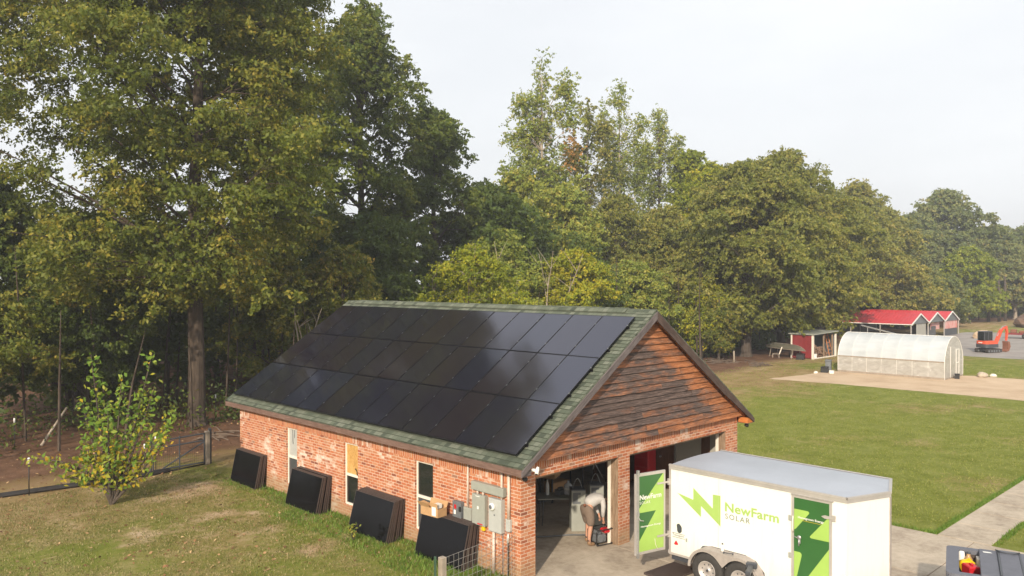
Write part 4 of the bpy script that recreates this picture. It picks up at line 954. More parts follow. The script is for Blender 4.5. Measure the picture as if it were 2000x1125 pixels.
# ------------------------------------------------------------------ yard gate and fence line, left
t = thing('yard_gate', 'black metal framed wire gate with a diagonal brace, closed beside a wooden post', 'gate', (-.98, 16.2, 0))
b = MB()
for a, c in (((-.92,0,.06),(-.92,0,1.12)), ((0,0,.03),(0,0,1.18)), ((.90,0,.06),(.90,0,1.18)), ((-.92,0,1.08),(.90,0,1.15)), ((-.92,0,.84),(.90,0,.90)), ((-.92,0,.08),(.90,0,.10)), ((-.6,0,.1),(.9,0,.86))): b.tube([a, c], .028, 8)
b.build('gate_frame', M['dkgrey'], t, weld=False)
b = MB()
for k in range(27): x = -.9+1.78*k/26; b.tube([(x,.0,.1),(x,0,.86)], .0035, 4, cap=False)
for k in range(8): z = .1+.76*k/8; b.tube([(-.92,0,z),(.9,0,z)], .0035, 4, cap=False)
b.build('wire_mesh', M['edging'], t, weld=False)
for x, y, h, lab in ((.04, 16.22, 1.22, 'weathered wooden gate post at the right end of the black gate'), (-1.98, 16.2, 1.15, 'thin dark gate post at the left end of the black gate')):
    b = MB(); wdt = .08 if x > 0 else .03; b.box(-wdt, -wdt, 0, wdt, wdt, h, bev=.015); o = b.build('gate_post', M['postwood'] if x > 0 else M['dkgrey']); at(o, (x, y, 0)); tag(o, lab, 'post')
b = MB(); b.box(-.05,-.05,0,.05,.05,1.3, bev=.01); o = b.build('gate_post', M['dkgrey']); at(o, (.17, 16.3, 0)); tag(o, 'dark steel post just behind the wooden gate post', 'post')
# step-in fence stakes with white tops
def stake_mesh():
    t = thing('fence_stake', '', 'fence stake'); b = MB(); b.tube([(0,0,0),(0,0,1.0)], .017, 6); b.build('rod', M['edging'], t); b = MB(); b.tube([(0,0,1.0),(0,0,1.18)], .034, 6); b.build('cap', M['stakewhite'], t); return t
SK = [(-2.4, 15.6, 'thin fence stake with white cap in front of the black edging, left of the sapling'), (-1.62, 16.7, 'thin fence stake with white cap beside the left gate post'), (-4.2, 24.6, 'white-topped fence stake in the dark woods at far left'), (4.6, 25.6, 'white-topped fence stake in the shade right of the big oak trunk'),
      (-5.8, 15.9, 'white-topped fence stake near the left end of the black edging'), (56.5, 28, 'white-topped fence stake among the trunks above the right roof edge'), (57.5, 26.5, 'white-topped fence stake beside the big trunk past the roof'), (59.5, 25.5, 'white-topped fence stake behind the old canoe'), (49, 24.5, 'white-topped fence stake nearest the right slope of the garage roof')]
s0 = None
for x, y, lab in SK:
    if s0 is None: s0 = stake_mesh(); s0.location = (x, y, 0); s0['label'] = lab; s0['group'] = 'white-topped fence stakes'
    else: dup(s0, (x, y, 0), label=lab, group='white-topped fence stakes')
b = MB(); pts = [(-14, 16.9, .05), (-9.5, 16.55, .06), (-6.5, 16.2, .05), (-4.4, 15.95, .06), (-2.0, 15.85, .055), (-1.4, 16.0, .05)]
b.tube(pts, .06, 8); b.tube([(x, y+.22, z+.01) for x, y, z in pts], .05, 8); o = b.build('drain_pipe', M['edging'], weld=False); tag(o, 'pair of long black pipes lying along the edge of the lawn below the gate', 'pipe')
b = MB(); b.tube([(-2,15.95,.02),(-.9,16.1,.03),(.2,16.3,.02)], .03, 6); o = b.build('ground_bar', M['edging']); tag(o, 'thin black bar lying on the ground under the gate', 'bar')
b = MB(); b.tube([(-3.35,24.2,.0),(-2.7,24.6,.75),(-2.2,24.9,1.35)], [.06,.05,.04], 7); o = b.build('fallen_branch', M['palebark']); tag(o, 'pale broken log leaning up in the dark woods at left', 'branch')
# ------------------------------------------------------------------ inside the near bay
t = thing('folding_table', 'folding table covered with bottles and parts inside the near bay', 'table', (3.95, 2.35, .012), R(-37))
b = MB(); b.box(-.72, -.34, .72, .72, .34, .755, bev=.01); b.build('table_top', M['boxgrey'], t)
for sx in (-.58, .58):
    for sy in (-.26, .26): b = MB(); b.tube([(sx, sy, 0), (sx*.93, sy, .72)], .014, 6); b.build('leg', M['boxdark'], t)
TM = Matrix.Translation((3.95, 2.35, .012)) @ Matrix.Rotation(R(-37), 4, 'Z')
def ontable(o, x, y, z=.756): o.location = TM @ Vector((x, y, z)); return o
b = MB(); b.lathe([(0,0),(.042,0),(.045,.03),(.045,.20),(.018,.27),(.018,.31),(0,.31)], (0,0,0), 'z', 14); o = b.build('bottle', M['paper']); ontable(o, -.38, .08); o.scale = (1.1,1.1,1.35); tag(o, 'slim white spray bottle at the left of the cluttered folding table', 'bottle')
b = MB(); b.lathe([(0,0),(.11,0),(.12,.03),(.12,.25),(.06,.31),(.03,.33),(.03,.38),(0,.38)], (0,0,0), 'z', 18); o = b.build('water_jug', M['bottle']); ontable(o, .20, .05); tag(o, 'large clear water jug in the middle of the folding table', 'jug')
b = MB(); b.lathe([(.122,.14),(.122,.2)], (0,0,0), 'z', 18); b.build('label_band', M['paper'], o)
b = MB(); b.box(-.13,-.1,0,.13,.1,.14,bev=.01); b.box(-.08,-.05,.14,.10,.04,.2,bev=.02); o = b.build('parts_bin', M['boxdark']); ontable(o, -.02, .10); tag(o, 'low grey bin of parts left of the water jug on the folding table', 'bin')
b = MB(); b.box(-.17,-.12,0,.17,.12,.05,bev=.01); o = b.build('tray', M['paper']); ontable(o, .50, -.18); tag(o, 'pale flat tray on the right end of the folding table', 'tray')
t = thing('cardboard_box', 'brown cardboard box standing behind the folding table in the near bay', 'box', (4.75, 3.5, .95), R(25))
b = MB(); b.box(-.3,-.22,0,.3,.22,.42,bev=.01); b.build('carton', M['card'], t); b = MB(); b.quad([(-.3,-.22,.42),(.3,-.22,.42),(.3,-.42,.5),(-.3,-.42,.5)]); b.quad([(.3,-.22,.42),(.3,.22,.42),(.48,.22,.3),(.48,-.22,.3)]); b.build('flap', M['card'], t)
t = thing('storage_shelf', 'dark metal shelf loaded with boxes along the back of the near bay', 'shelf', (5.2, 4.1, .012))
b = MB()
for z in (.1, .9, 1.6): b.box(-1.4, -.25, z, 1.4, .25, z+.03)
for x in (-1.4, 0, 1.4):
    for y in (-.25, .25): b.box(x-.02, y-.02, 0, x+.02, y+.02, 2.1)
b.build('rack', M['dkgrey'], t, weld=False)
for (x, y, z, w_, h, m_, lab) in ((4.0, 4.0, .145, .5, .5, 'boxdark', 'dark crate on the lowest level of the metal shelf'), (5.6, 4.05, .145, .7, .45, 'card', 'wide cardboard carton low on the metal shelf'), (5.0, 4.05, .945, .5, .4, 'boxgrey', 'grey crate on the middle level of the metal shelf'), (6.1, 4.05, .945, .45, .5, 'dkgrey', 'black crate on the middle level of the metal shelf')):
    b = MB(); b.box(-w_/2, -.2, 0, w_/2, .2, h, bev=.015); b.box(-w_/2-.01, -.21, h-.06, w_/2+.01, .21, h-.02, bev=.01); o = b.build('crate', M[m_]); at(o, (x, y, z)); tag(o, lab, 'crate')
# pallet stand of light grey inverter cartons behind the person
for i, (x, y, rz, h, lab) in enumerate(((3.78, 1.62, -.7, 1.10, 'tall white appliance box with a wire handle, left of the pair behind the person'), (4.30, 1.42, -.7, 1.18, 'tall white appliance box with a wire handle, right of the pair behind the person'))):
    t = thing('appliance_box', lab, 'appliance box', (x, y, .012), rz); b = MB(); b.box(-.19, -.2, 0, .19, .2, h, bev=.01); b.build('cabinet', M['boxgrey'], t)
    b = MB(); b.box(-.15, -.204, h-.36, .06, -.199, h-.06); b.box(-.19, -.205, h-.02, .19, .2, h+.015, bev=.004); b.build('dark_panel', M['boxdark'], t)
    b = MB(); b.box(-.02, -.206, h-.30, .13, -.2045, h-.12); b.build('printed_label', M['boxgrey'], t)
    b = MB(); b.tube([(-.13+.26*k/10, 0, h+.01+.26*math.sin(PI*k/10)) for k in range(11)], .009, 6); b.build('handle', M['steel'], t)
b = MB(); b.tube([(0+.16*math.cos(a), 0, .16+.30*math.sin(a)*1.0) for a in [PI*k/12 for k in range(-2, 13)]], .014, 7); b.tube([(.1,0,.35),(.42,.1,-.25)], .010, 6); o = b.build('hanging_hose', M['steel']); at(o, (4.55, 1.9, 1.45), -.8); tag(o, 'shiny looped hose hanging above the white appliance boxes', 'hose')
b = MB(); b.tube([(0,0,0),(.45,-.45,.01),(1.0,-.75,.0),(1.35,-1.15,.01)], .02, 6); b.tube([(0,0,0),(.08,.1,.35),(.35,.28,.62)], .02, 6); b.tube([(0,0,0),(.5,.05,.0),(.75,.2,.1),(.7,.3,.45),(.35,.28,.62)], .035, 6); o = b.build('vacuum_hose', M['boxdark']); at(o, (2.2, 2.15, .04)); tag(o, 'dark hose looping on the floor from the table to the front of the near bay', 'hose')
b = MB()
for z in (0, .45, .9): b.box(-.02, 0, z, .02, .9, z+.03)
b.box(-.02,0,0,.02,.03,1.5); b.box(-.02,.87,0,.02,.9,1.5); o = b.build('metal_rack', M['boxdark']); at(o, (2.6, 4.2, .012)); tag(o, 'dark upright metal rack at the far left inside the near bay', 'rack')
t = thing('tool_cabinet', 'tall red tool cabinet standing in the wide bay', 'tool cabinet', (8.78, 3.05, .012))
b = MB(); b.box(-.22,-.28,0,.2,.28,1.62,bev=.012); b.build('cabinet', M['red'], t); b = MB()
for k in range(5): b.box(-.235,-.25,.15+k*.28,-.215,.25,.40+k*.28,bev=.006)
b.build('drawers', M['red'], t, weld=False)
b = MB(); b.lathe([(0,-.05),(.03,-.05),(.035,0)], (0,0,0), 'x', 12); b.tube([(-.03,0,0),(-.05,-.06,0)], .01, 6); o = b.build('door_knob', M['steel']); at(o, (W-.16, 2.66, 1.02)); tag(o, 'small metal door knob on the brown panel wall', 'door knob')
t = thing('workbench', 'dark loaded workbench along the back of the wide bay', 'workbench', (7.2, 4.6, .012))
b = MB(); b.box(-1.3,-.3,.85,1.3,.3,.9); [b.box(x-.04,y-.04,0,x+.04,y+.04,.85) for x in (-1.2,1.2) for y in (-.25,.25)]; b.build('bench', M['ply'], t, weld=False)
b = MB(); b.box(-.06,-.012,-.09,.06,.0,.09,bev=.003); b.box(-.03,-.02,-.05,.03,-.012,.05); o = b.build('wall_box', M['boxlight']); at(o, (3.953, .06, 1.05), PI/2); tag(o, 'small grey socket box on the pillar between the two bays', 'socket')
# red portable generator the person bends over
t = thing('generator', 'black and red portable generator on the floor beside the pillar', 'generator', (3.33, .42, .016), R(-15))
b = MB()
for y in (-.19, .19): b.tube([(-.27,y,.03),(.27,y,.03),(.29,y,.08),(.29,y,.36),(.25,y,.40),(-.25,y,.40),(-.29,y,.36),(-.29,y,.08),(-.27,y,.03)], .014, 6)
for x, z in ((-.2,.4),(.2,.4),(-.2,.03),(.2,.03)): b.tube([(x,-.19,z),(x,.19,z)], .014, 6)
b.build('frame', M['black'], t, weld=False)
b = MB(); b.box(.02,-.13,.27,.23,.12,.37,bev=.03); b.build('fuel_tank', M['red'], t, weld=False)
b = MB(); b.box(-.24,-.14,.06,.06,.14,.26,bev=.03); b.lathe([(0,-.17),(.09,-.17),(.1,-.15),(.1,.0),(0,.0)], (-.13,0,.18), 'y', 16); b.box(-.22,-.1,.26,-.05,.1,.36,bev=.03); b.build('engine', M['boxdark'], t, weld=False)
# ------------------------------------------------------------------ person bending over
def skin(name, verts, edges, mat, parent, sub=2, root=0):
    me = bpy.data.meshes.new(name); me.from_pydata([v[:3] for v in verts], edges, []); o = bpy.data.objects.new(name, me); COL.objects.link(o)
    md = o.modifiers.new('s', 'SKIN'); md.use_smooth_shade = True
    lay = me.skin_vertices[0] if me.skin_vertices else None
    if lay is None:
        b_ = bmesh.new(); b_.from_mesh(me); b_.verts.layers.skin.verify(); b_.to_mesh(me); b_.free(); lay = me.skin_vertices[0]
    for i, v in enumerate(verts):
        rr = v[3] if hasattr(v[3], '__len__') else (v[3], v[3]); lay.data[i].radius = rr; lay.data[i].use_root = (i == root)
    if sub: o.modifiers.new('u', 'SUBSURF').levels = sub; o.modifiers[-1].render_levels = sub
    dg = bpy.context.evaluated_depsgraph_get(); dg.update(); m2 = bpy.data.meshes.new_from_object(o.evaluated_get(dg)); o.modifiers.clear(); o.data = m2
    m2.materials.clear(); m2.materials.append(mat); o.parent = parent; o.name = name; m2.name = name
    for p in m2.polygons: p.use_smooth = True
    return o
# local: +X faces the generator, Y to his left (away from camera), Z up
Pn = thing('person', 'person in grey shirt and brown shorts bending over the generator in the bay doorway', 'person', (2.95, .60, .012), R(-6)); Pn.scale = (1.04,)*3
ch = lambda a: [(i, i+1) for i in range(len(a)-1)]
# body: legs, torso, arms, head in one continuous surface
V = [(0,0,.93,.098), (.02,-.10,.86,.095), (.02,-.115,.66,.085), (.03,-.12,.48,.058), (.0,-.12,.36,.058), (-.02,-.12,.20,.042), (-.01,-.12,.09,.038), (.06,-.125,.045,.034), (.15,-.13,.035,.028),
     (.03,.10,.86,.095), (.10,.12,.68,.082), (.17,.13,.49,.058), (.17,.13,.36,.057), (.15,.13,.20,.042), (.15,.13,.09,.038), (.22,.135,.045,.034), (.31,.14,.035,.028),
     (.10,0,1.01,.078), (.24,0,1.07,.082), (.38,0,1.09,.09), (.45,0,1.07,.08), (.515,0,1.035,.052), (.575,0,.985,.076), (.625,0,.915,.070),
     (.39,-.16,1.05,.050), (.38,-.20,.90,.042), (.37,-.19,.80,.038), (.41,-.16,.68,.031), (.43,-.15,.59,.026), (.44,-.145,.54,.024),
     (.41,.16,1.04,.050), (.46,.19,.90,.042), (.49,.18,.80,.038), (.53,.13,.68,.031), (.54,.10,.59,.026), (.54,.09,.54,.024)]
Ed = [(0,1),(1,2),(2,3),(3,4),(4,5),(5,6),(6,7),(7,8),(0,9),(9,10),(10,11),(11,12),(12,13),(13,14),(14,15),(15,16),(0,17),(17,18),(18,19),(19,20),(20,21),(21,22),(22,23),(19,24),(24,25),(25,26),(26,27),(27,28),(28,29),(19,30),(30,31),(31,32),(32,33),(33,34),(34,35)]
body = skin('body', V, Ed, M['skin'], Pn)
for (hx, hy, sgn) in ((.44, -.145, -1), (.54, .09, 1)):
    for k, (dx, dy, ln) in enumerate(((-.022,.0,.055), (-.008,.004,.066), (.007,.004,.062), (.021,.0,.05))):
        p = [(hx+dx, hy+dy, .53, .0085), (hx+dx*1.2, hy+dy+.006, .53-ln*.45, .0082), (hx+dx*1.2+.012, hy+dy+.004, .53-ln*.8, .0075), (hx+dx*1.1+.022, hy+dy-.004, .53-ln, .0065)]
        skin('finger', p, ch(p), M['skin'], body, 1)
    p = [(hx+.02, hy-sgn*.012, .56, .010), (hx+.042, hy-sgn*.012, .53, .009), (hx+.05, hy-sgn*.008, .50, .0075)]; skin('thumb', p, ch(p), M['skin'], body, 1)
# face: nose, ears, eyes (the head hangs down, facing the machine)
p = [(.685,0,.935,.014), (.700,0,.905,.013), (.685,0,.895,.010)]; skin('nose', p, ch(p), M['skin'], body, 1)
for s in (-1, 1): p = [(.585,s*.076,.96,.012), (.60,s*.083,.93,.014), (.605,s*.076,.91,.009)]; skin('ear', p, ch(p), M['skin'], body, 1)
b = MB()
for s in (-1, 1): b.lathe([(0,-.008),(.008,-.006),(.010,0),(.006,.008),(0,.010)], (.682, s*.030, .945), 'x', 8)
b.build('eyes', M['black'], body)
V = [(.01,0,.95,(.17,.17)), (.18,0,1.06,(.17,.165)), (.33,0,1.11,(.175,.17)), (.42,0,1.09,(.14,.14)), (.475,0,1.06,.072), (.385,-.17,1.06,.078), (.375,-.21,.93,.062), (.365,-.205,.81,.055), (.39,-.175,.70,.044), (.415,-.165,.64,.036), (.41,.17,1.05,.078), (.455,.20,.92,.062), (.485,.19,.81,.055), (.52,.145,.70,.044), (.535,.12,.64,.036)]
skin('shirt', V, [(0,1),(1,2),(2,3),(3,4),(2,5),(5,6),(6,7),(7,8),(8,9),(2,10),(10,11),(11,12),(12,13),(13,14)], M['shirt'], Pn)
V = [(.05,0,.99,.175), (-.0,0,.91,.165), (.02,-.105,.80,.125), (.025,-.12,.62,.108), (.025,-.12,.47,.098), (.04,.105,.80,.125), (.12,.125,.62,.105), (.165,.13,.47,.096)]
skin('shorts', V, [(0,1),(1,2),(2,3),(3,4),(1,5),(5,6),(6,7)], M['shorts'], Pn, root=1)
V = [(.565,0,1.045,.058), (.615,0,.995,.084), (.655,0,.955,.060)]; skin('cap', V, ch(V), M['hat'], Pn)
p = [(.67,0,.97,.045), (.74,0,.90,(.05,.012))]; skin('cap_peak', p, ch(p), M['hat'], Pn, 1)
for (x, y) in ((0,-.12), (.16,.13)):
    V = [(x-.03,y,.13,.052), (x-.02,y,.06,.055), (x+.07,y-.005,.045,.050), (x+.16,y-.01,.035,.042)]; skin('boot', V, ch(V), M['boot'], Pn)
    V = [(x-.025,y,.17,.048), (x-.025,y,.12,.05)]; skin('sock', V, ch(V), M['sock'], Pn, 1)
b = MB(); b.lathe([(0,0),(.035,0),(.045,.06),(.03,.07),(0,.07)], (0,0,0), 'z', 10); o = b.build('belt_pouch', M['rust'], Pn); at(o, (-.115, -.06, .98)); o.scale = (.8, .8, .8)
# ------------------------------------------------------------------ polytunnel greenhouse
t = thing('greenhouse', 'plastic covered greenhouse tunnel with white ribs on the sand strip', 'greenhouse', (48.4, 9.6, 0))
GW, GL, GS, GH = 1.9, 3.65, 1.2, 2.86
def gp(u):   # gothic half profile, u 0 (shoulder) .. 1 (ridge)
    a = u*PI/2; x = GW*(1-u**1.55)*1.0; z = GS+(GH-GS)*math.sin(a)**.92; return x, z
prof = [(-gp(u)[0], gp(u)[1]) for u in [k/9 for k in range(10)]]+[(gp(u)[0], gp(u)[1]) for u in [k/9 for k in range(8, -1, -1)]]
b = MB(); ns = 7*4
for j in range(ns):
    ya, yb = -GL+2*GL*j/ns, -GL+2*GL*(j+1)/ns
    def sag(y): return .035*abs(math.sin(PI*(y+GL)/(2*GL)*7))
    for (x, z), (x2, z2) in zip(prof[:-1], prof[1:]):
        def S(x, z, y): k = 1-sag(y)*.8; return (x*k, y, z-sag(y)*.5+.012*noise.noise(Vector((x*2, y*2, z))))
        b.quad([S(x, z, ya), S(x2, z2, ya), S(x2, z2, yb), S(x, z, yb)], None, True)
b.build('roof_cover', M['film'], t, weld=True)
for s in (-1, 1):
    b = MB()
    for j in range(14):
        ya, yb = -GL+2*GL*j/14, -GL+2*GL*(j+1)/14
        b.quad([(s*GW, ya, .06), (s*GW, yb, .06), (s*(GW+.02*math.sin(j*2.1)), yb, .65), (s*(GW+.02*math.sin((j-1)*2.1)), ya, .65)], None, True); b.quad([(s*(GW+.02*math.sin((j-1)*2.1)), ya, .65), (s*(GW+.02*math.sin(j*2.1)), yb, .65), (s*GW, yb, GS), (s*GW, ya, GS)], None, True)
    b.build('side_curtain', M['clearfilm'], t, weld=False)
for s, nm in ((-1, 'end_wall'), (1, 'end_wall')):
    b = MB(); P = [(-GW, .06)]+prof+[(GW, .06)]; q = [(x, s*GL, z) for x, z in P]
    for a_, c_ in zip(q[:-1], q[1:]): b.quad([(0, s*GL, .06), a_, c_])
    b.build(nm, M['clearfilm'], t)
b = MB()
for j in range(8):
    y = -GL+2*GL*j/7; pts = [(-GW, y, .0)]+[(x*1.004, y, z+.008) for x, z in prof]+[(GW, y, .0)]; b.tube(pts, .022 if j in (0, 7) else .011, 6)
b.tube([(0, -GL, GH+.0), (0, GL, GH+.0)], .02, 6)
b.build('hoops', M['white'], t, weld=False)
b = MB()
for s in (-1, 1):
    b.box(s*GW-.02, -GL, GS-.05, s*GW+.02, GL, GS+.03); b.box(s*GW-.03, -GL, 0, s*GW+.03, GL, .14)
b.box(-GW, -GL-.02, 0, GW, -GL+.02, .10)
b.build('base_board', M['postwood'], t, weld=False)
b = MB()
for j in range(7):
    y = -GL+2*GL*(j+.5)/7; s = -GW+.06; b.tube([(s, y-.5, .1), (s, y+.02, GS-.05), (s, y+.5, .1)], .014, 5)
b.build('bracing', M['boxgrey'], t, weld=False)
b = MB()
for x in (.42, 1.02): b.box(x-.03, -GL-.035, .05, x+.03, -GL-.005, 1.95)
b.box(.42, -GL-.036, 1.92, 1.02, -GL-.004, 1.98); b.box(.42, -GL-.036, 1.0, 1.02, -GL-.004, 1.06); b.box(-.75, -GL-.03, .05, -.71, -GL-.004, 2.2)
b.build('door_frame', M['white'], t, weld=False)
# a few items round the greenhouse
def crate(name, x, y, w_, d_, h, mat, lab, cat='crate'):
    b = MB(); b.box(-w_/2, -d_/2, 0, w_/2, d_/2, h*.86, bev=.02); b.box(-w_/2-.02, -d_/2-.02, h*.86, w_/2+.02, d_/2+.02, h, bev=.02); o = b.build(name, mat); at(o, (x, y, 0), .3); tag(o, lab, cat); return o
crate('planter_tub', 45.3, 13.7, .62, .5, .42, M['black'], 'black plastic tub left of the greenhouse', 'tub')
crate('planter_tub', 44.9, 13.0, .32, .3, .22, M['paper'], 'small white pot left of the greenhouse', 'pot')
crate('bin', 46.35, 13.9, .5, .4, .85, M['boxdark'], 'dark bin against the far left end of the greenhouse', 'bin')
crate('propane_box', 48.0, 5.62, .42, .3, .34, M['black'], 'black box on the ground beside the greenhouse door', 'box')
b = MB()
def rock(x, y, s, mat, lab, cat='rock', name='rock', z=0, fl=.6):
    b = bmesh.new(); bmesh.ops.create_icosphere(b, subdivisions=2, radius=1)
    for v in b.verts: k = 1+.28*noise.noise(v.co*1.7+Vector((x, y, 0))); v.co *= k; v.co.z = max(v.co.z, -.35)*fl
    me = bpy.data.meshes.new(name); b.to_mesh(me); b.free(); me.materials.append(mat); o = bpy.data.objects.new(name, me); COL.objects.link(o); o.scale = (s, s*.8, s); o.location = (x, y, z+s*.35*fl); tag(o, lab, cat); return o
rock(50.3, 4.7, .45, M['stone'], 'tan rock at the right foot of the greenhouse')
rock(51.0, 4.2, .28, M['trim'], 'small pale rock right of the tan rock by the greenhouse')
rock(44.3, 13.9, .2, M['trim'], 'small pale stone by the tubs left of the greenhouse')
rock(124, 18.2, 3.4, M['dirt'], 'long mound of dark soil at the far right edge', 'soil heap', 'dirt_mound', 0, .42)
rock(93, 16.6, 1.2, M['sand'], 'low pile of pale sand right of the red carport', 'sand heap', 'sand_pile')
# ------------------------------------------------------------------ red roofed carport, three bays
t = thing('carport', 'open carport with three side by side red metal gable roofs and white trim', 'carport', (83.2, 21, 0))
xs = [0, 5.4, 10.9, 16.2]; ze, zp = 1.85, 2.95; DL = 10.5
b = MB(); fx = []
for i in range(3):
    a, c = xs[i], xs[i+1]; m_ = (a+c)/2
    for x0, z0, x1, z1 in ((a-.12, ze-.05, m_, zp), (m_, zp, c+.0, ze)):
        b.quad([(x0, -.1, z0), (x0, DL, z0), (x1, DL, z1), (x1, -.1, z1)]); b.quad([(x0, -.1, z0-.04), (x0, DL, z0-.04), (x1, DL, z1-.04), (x1, -.1, z1-.04)])
        for k in range(26): y = -.1+DL*k/26; b.quad([(x0, y, z0+.001), (x0, y+.03, z0+.03), (x1, y+.03, z1+.03), (x1, y, z1+.001)])
b.build('roof', M['redroof'], t, weld=False)
b = MB()
for i in range(3):
    a, c = xs[i], xs[i+1]; m_ = (a+c)/2
    for x0, z0, x1, z1 in ((a-.12, ze-.05, m_, zp), (m_, zp, c, ze)):
        b.prism([(x0, z0-.10), (x1, z1-.10), (x1, z1+.05), (x0, z0+.05)], -.16, -.08, lambda u, v, w: (u, w, v))
b.box(-.16, -.1, ze-.10, -.08, DL, ze-.01); b.build('white_trim', M['white'], t, weld=False)
b = MB()
for i in range(3):
    a, c = xs[i], xs[i+1]; b.quad([(a, 0, ze-.02), (c, 0, ze-.02), ((a+c)/2, 0, zp-.06)])
b.build('gable_panel', M['boxdark'], t)
for x in xs:
    for y in ((0, 3.4, 6.8, 10.2) if x == 0 else (0, 10.2)):
        b = MB(); b.box(x-.05, y-.05, 0, x+.05, y+.05, ze); b.build('post', M['alu'], t)
b = MB(); b.quad([(1.9, .12, .05), (5.0, .12, .05), (5.0, .12, 1.82), (1.9, .12, 1.82)]); b.build('grey_curtain', M['drywall'], t)
b = MB(); b.quad([(11.0, .12, .85), (16.1, .12, .85), (16.1, .12, ze), (11.0, .12, ze)]); b.quad([(7.6, .5, .85), (10.8, .5, .85), (10.8, .5, 1.7), (7.6, .5, 1.7)]); b.build('pink_tarp', mat_sheet('faded_red_tarp', [(.35, (.55,.12,.10)), (.5, (.62,.35,.32)), (.65, (.62,.50,.48))], .35, 2.5, .7, .1), t)
b = MB(); b.quad([(11.0, .1, .0), (16.1, .1, .0), (16.1, .1, .84), (11.0, .1, .84)]); b.build('dark_skirt', M['dkgrey'], t)
b = MB(); b.box(.3, 10.2, 0, 16, 10.4, ze); b.build('back_wall', M['dkgrey'], t)
crate('machine', 91.5, 22.5, 1.6, 2.6, 1.3, M['dkgrey'], 'dark machine parked in the middle bay of the red carport', 'machine')
b = MB(); b.tube([(0, 0, .55), (0, 4.5, 1.55)], .09, 6); b.tube([(0, .6, 0), (0, .6, .7)], .05, 6); b.tube([(0, 3.8, 0), (0, 3.8, 1.4)], .05, 6); o = b.build('conveyor', M['silver'], weld=False); at(o, (82.6, 21.8, 0)); tag(o, 'pale slanting metal conveyor in front of the left carport bay', 'conveyor')
# ------------------------------------------------------------------ woodshed
t = thing('woodshed', 'small red shed with white corner posts and an open front full of firewood', 'shed', (54.2, 18.8, 0))
b = MB(); b.box(0, .1, .06, .06, 1.85, 2.0)
for k in range(12): b.box(-.012, .1+k*.15, .06, .0, .12+k*.15, 2.0)
b.build('side_wall', M['redwall'], t, weld=False)
b = MB(); b.box(-.04, -.06, 0, .12, .1, 2.08); b.box(-.04, 1.85, 0, .12, 1.98, 2.08); b.box(4.4, -.06, 0, 4.52, .08, 2.0); b.box(.12, -.05, .0, 4.4, .03, .10); b.build('corner_post', M['trim'], t, weld=False)
for q in ((2.05, 2.15), (3.75, 3.83)): b = MB(); b.box(q[0], -.04, .1, q[1], .06, 2.0); b.build('post', M['jamb'], t)
b = MB(); b.box(.06, 1.9, 0, 4.5, 1.96, 2.0); b.box(4.46, .08, 0, 4.52, 1.9, 2.0); b.build('back_wall', M['boxdark'], t)
b = MB(); b.box(.3, 1.84, 1.25, 1.9, 1.89, 1.9); b.box(2.4, 1.84, 1.2, 3.4, 1.89, 1.8); b.build('pale_panel', M['boxgrey'], t)
b = MB(); b.prism([(-.18, 2.09), (4.7, 2.20), (4.7, 2.28), (-.18, 2.17)], -.22, 2.15, lambda u, v, w: (u, w, v)); b.build('roof', M['boxgrey'], t)
t = thing('firewood_stack', 'heap of split firewood piled inside the red shed', 'firewood', (56.0, 19.8, 0)); b = MB(); r = random.Random(9)
for k in range(230):
    x = r.uniform(-1.5, 1.6); top = 1.25*(1-.25*abs(x+.4)); z = r.uniform(.05, max(.1, top)); y = -.75+ r.uniform(0, .7)+z*.2; a = r.uniform(-.6, .6); e = r.uniform(-.35, .35)
    d = Vector((math.sin(a), math.cos(a), e))*.2; b.tube([Vector((x, y, z))-d, Vector((x, y, z))+d], r.uniform(.04, .08), 5, smooth=False)
b.build('split_logs', M['firewood'], t, weld=False)
t = thing('ladder', 'wooden ladder leaning upright inside the right end of the red shed', 'ladder', (58.0, 18.95, .05)); b = MB(); b.tube([(-.25, 0, 0), (-.10, .5, 1.95)], .03, 6); b.tube([(.45, 0, 0), (.45, .5, 1.95)], .03, 6)
for k in range(6): z = .25+k*.3; b.tube([(-.25+.15*z/1.95, .26*z, z), (.45, .26*z, z)], .022, 6)
b.build('ladder_frame', M['cedar'], t, weld=False)
crate('bucket', 54.9, 18.95, .3, .3, .42, M['paper'], 'white bucket at the open front of the red shed', 'bucket')
# canoe and junk left of the shed
t = thing('canoe', 'old grey green hull lying upside down on trestles left of the red shed', 'canoe', (54.15, 21.3, .78), R(64.5))
b = MB(); rows = []
for k in range(15):
    u = -1+2*k/14; w_ = .46*(1-abs(u)**2.4)+.01; h = .30+.16*u*u; rows.append([(u*2.7, w_*math.cos(a), .42*math.sin(a)*(1-abs(u)**5)+.10*u*u*0+(-.22*u*0)) for a in [PI*j/10 for j in range(11)]])
b.strip(rows, True); b.build('hull', M['canoe'], t); b = MB()
for s in (-1, 1): b.tube([(r_[0][0], s*r_[0][1], 0) for r_ in rows], .025, 6)
b.tube([(x, 0, .425*(1-abs(x/2.7)**5)) for x in [-2.6+5.2*k/12 for k in range(13)]], .02, 6); b.build('gunwale', M['postwood'], t, weld=False)
for x in (-1.5, 1.5): b = MB(); [b.tube([(x, y, 0), (x+.1, y*1.2, -.78)], .035, 6) for y in (-.35, .35)]; b.tube([(x,-.4,0),(x,.4,0)], .035, 6); b.build('trestle', M['postwood'], t, weld=False)
crate('storage_chest', 53.4, 19.5, .9, .6, .5, M['black'], 'black storage trunk below the tip of the canoe', 'trunk')
t = thing('garden_chair', 'low wooden garden chair standing on the leaf litter left of the canoe', 'chair', (53.6, 21.9, 0), R(-60)); b = MB(); b.box(-.28, -.25, .30, .30, .25, .34); b.build('seat', M['postwood'], t, weld=False)
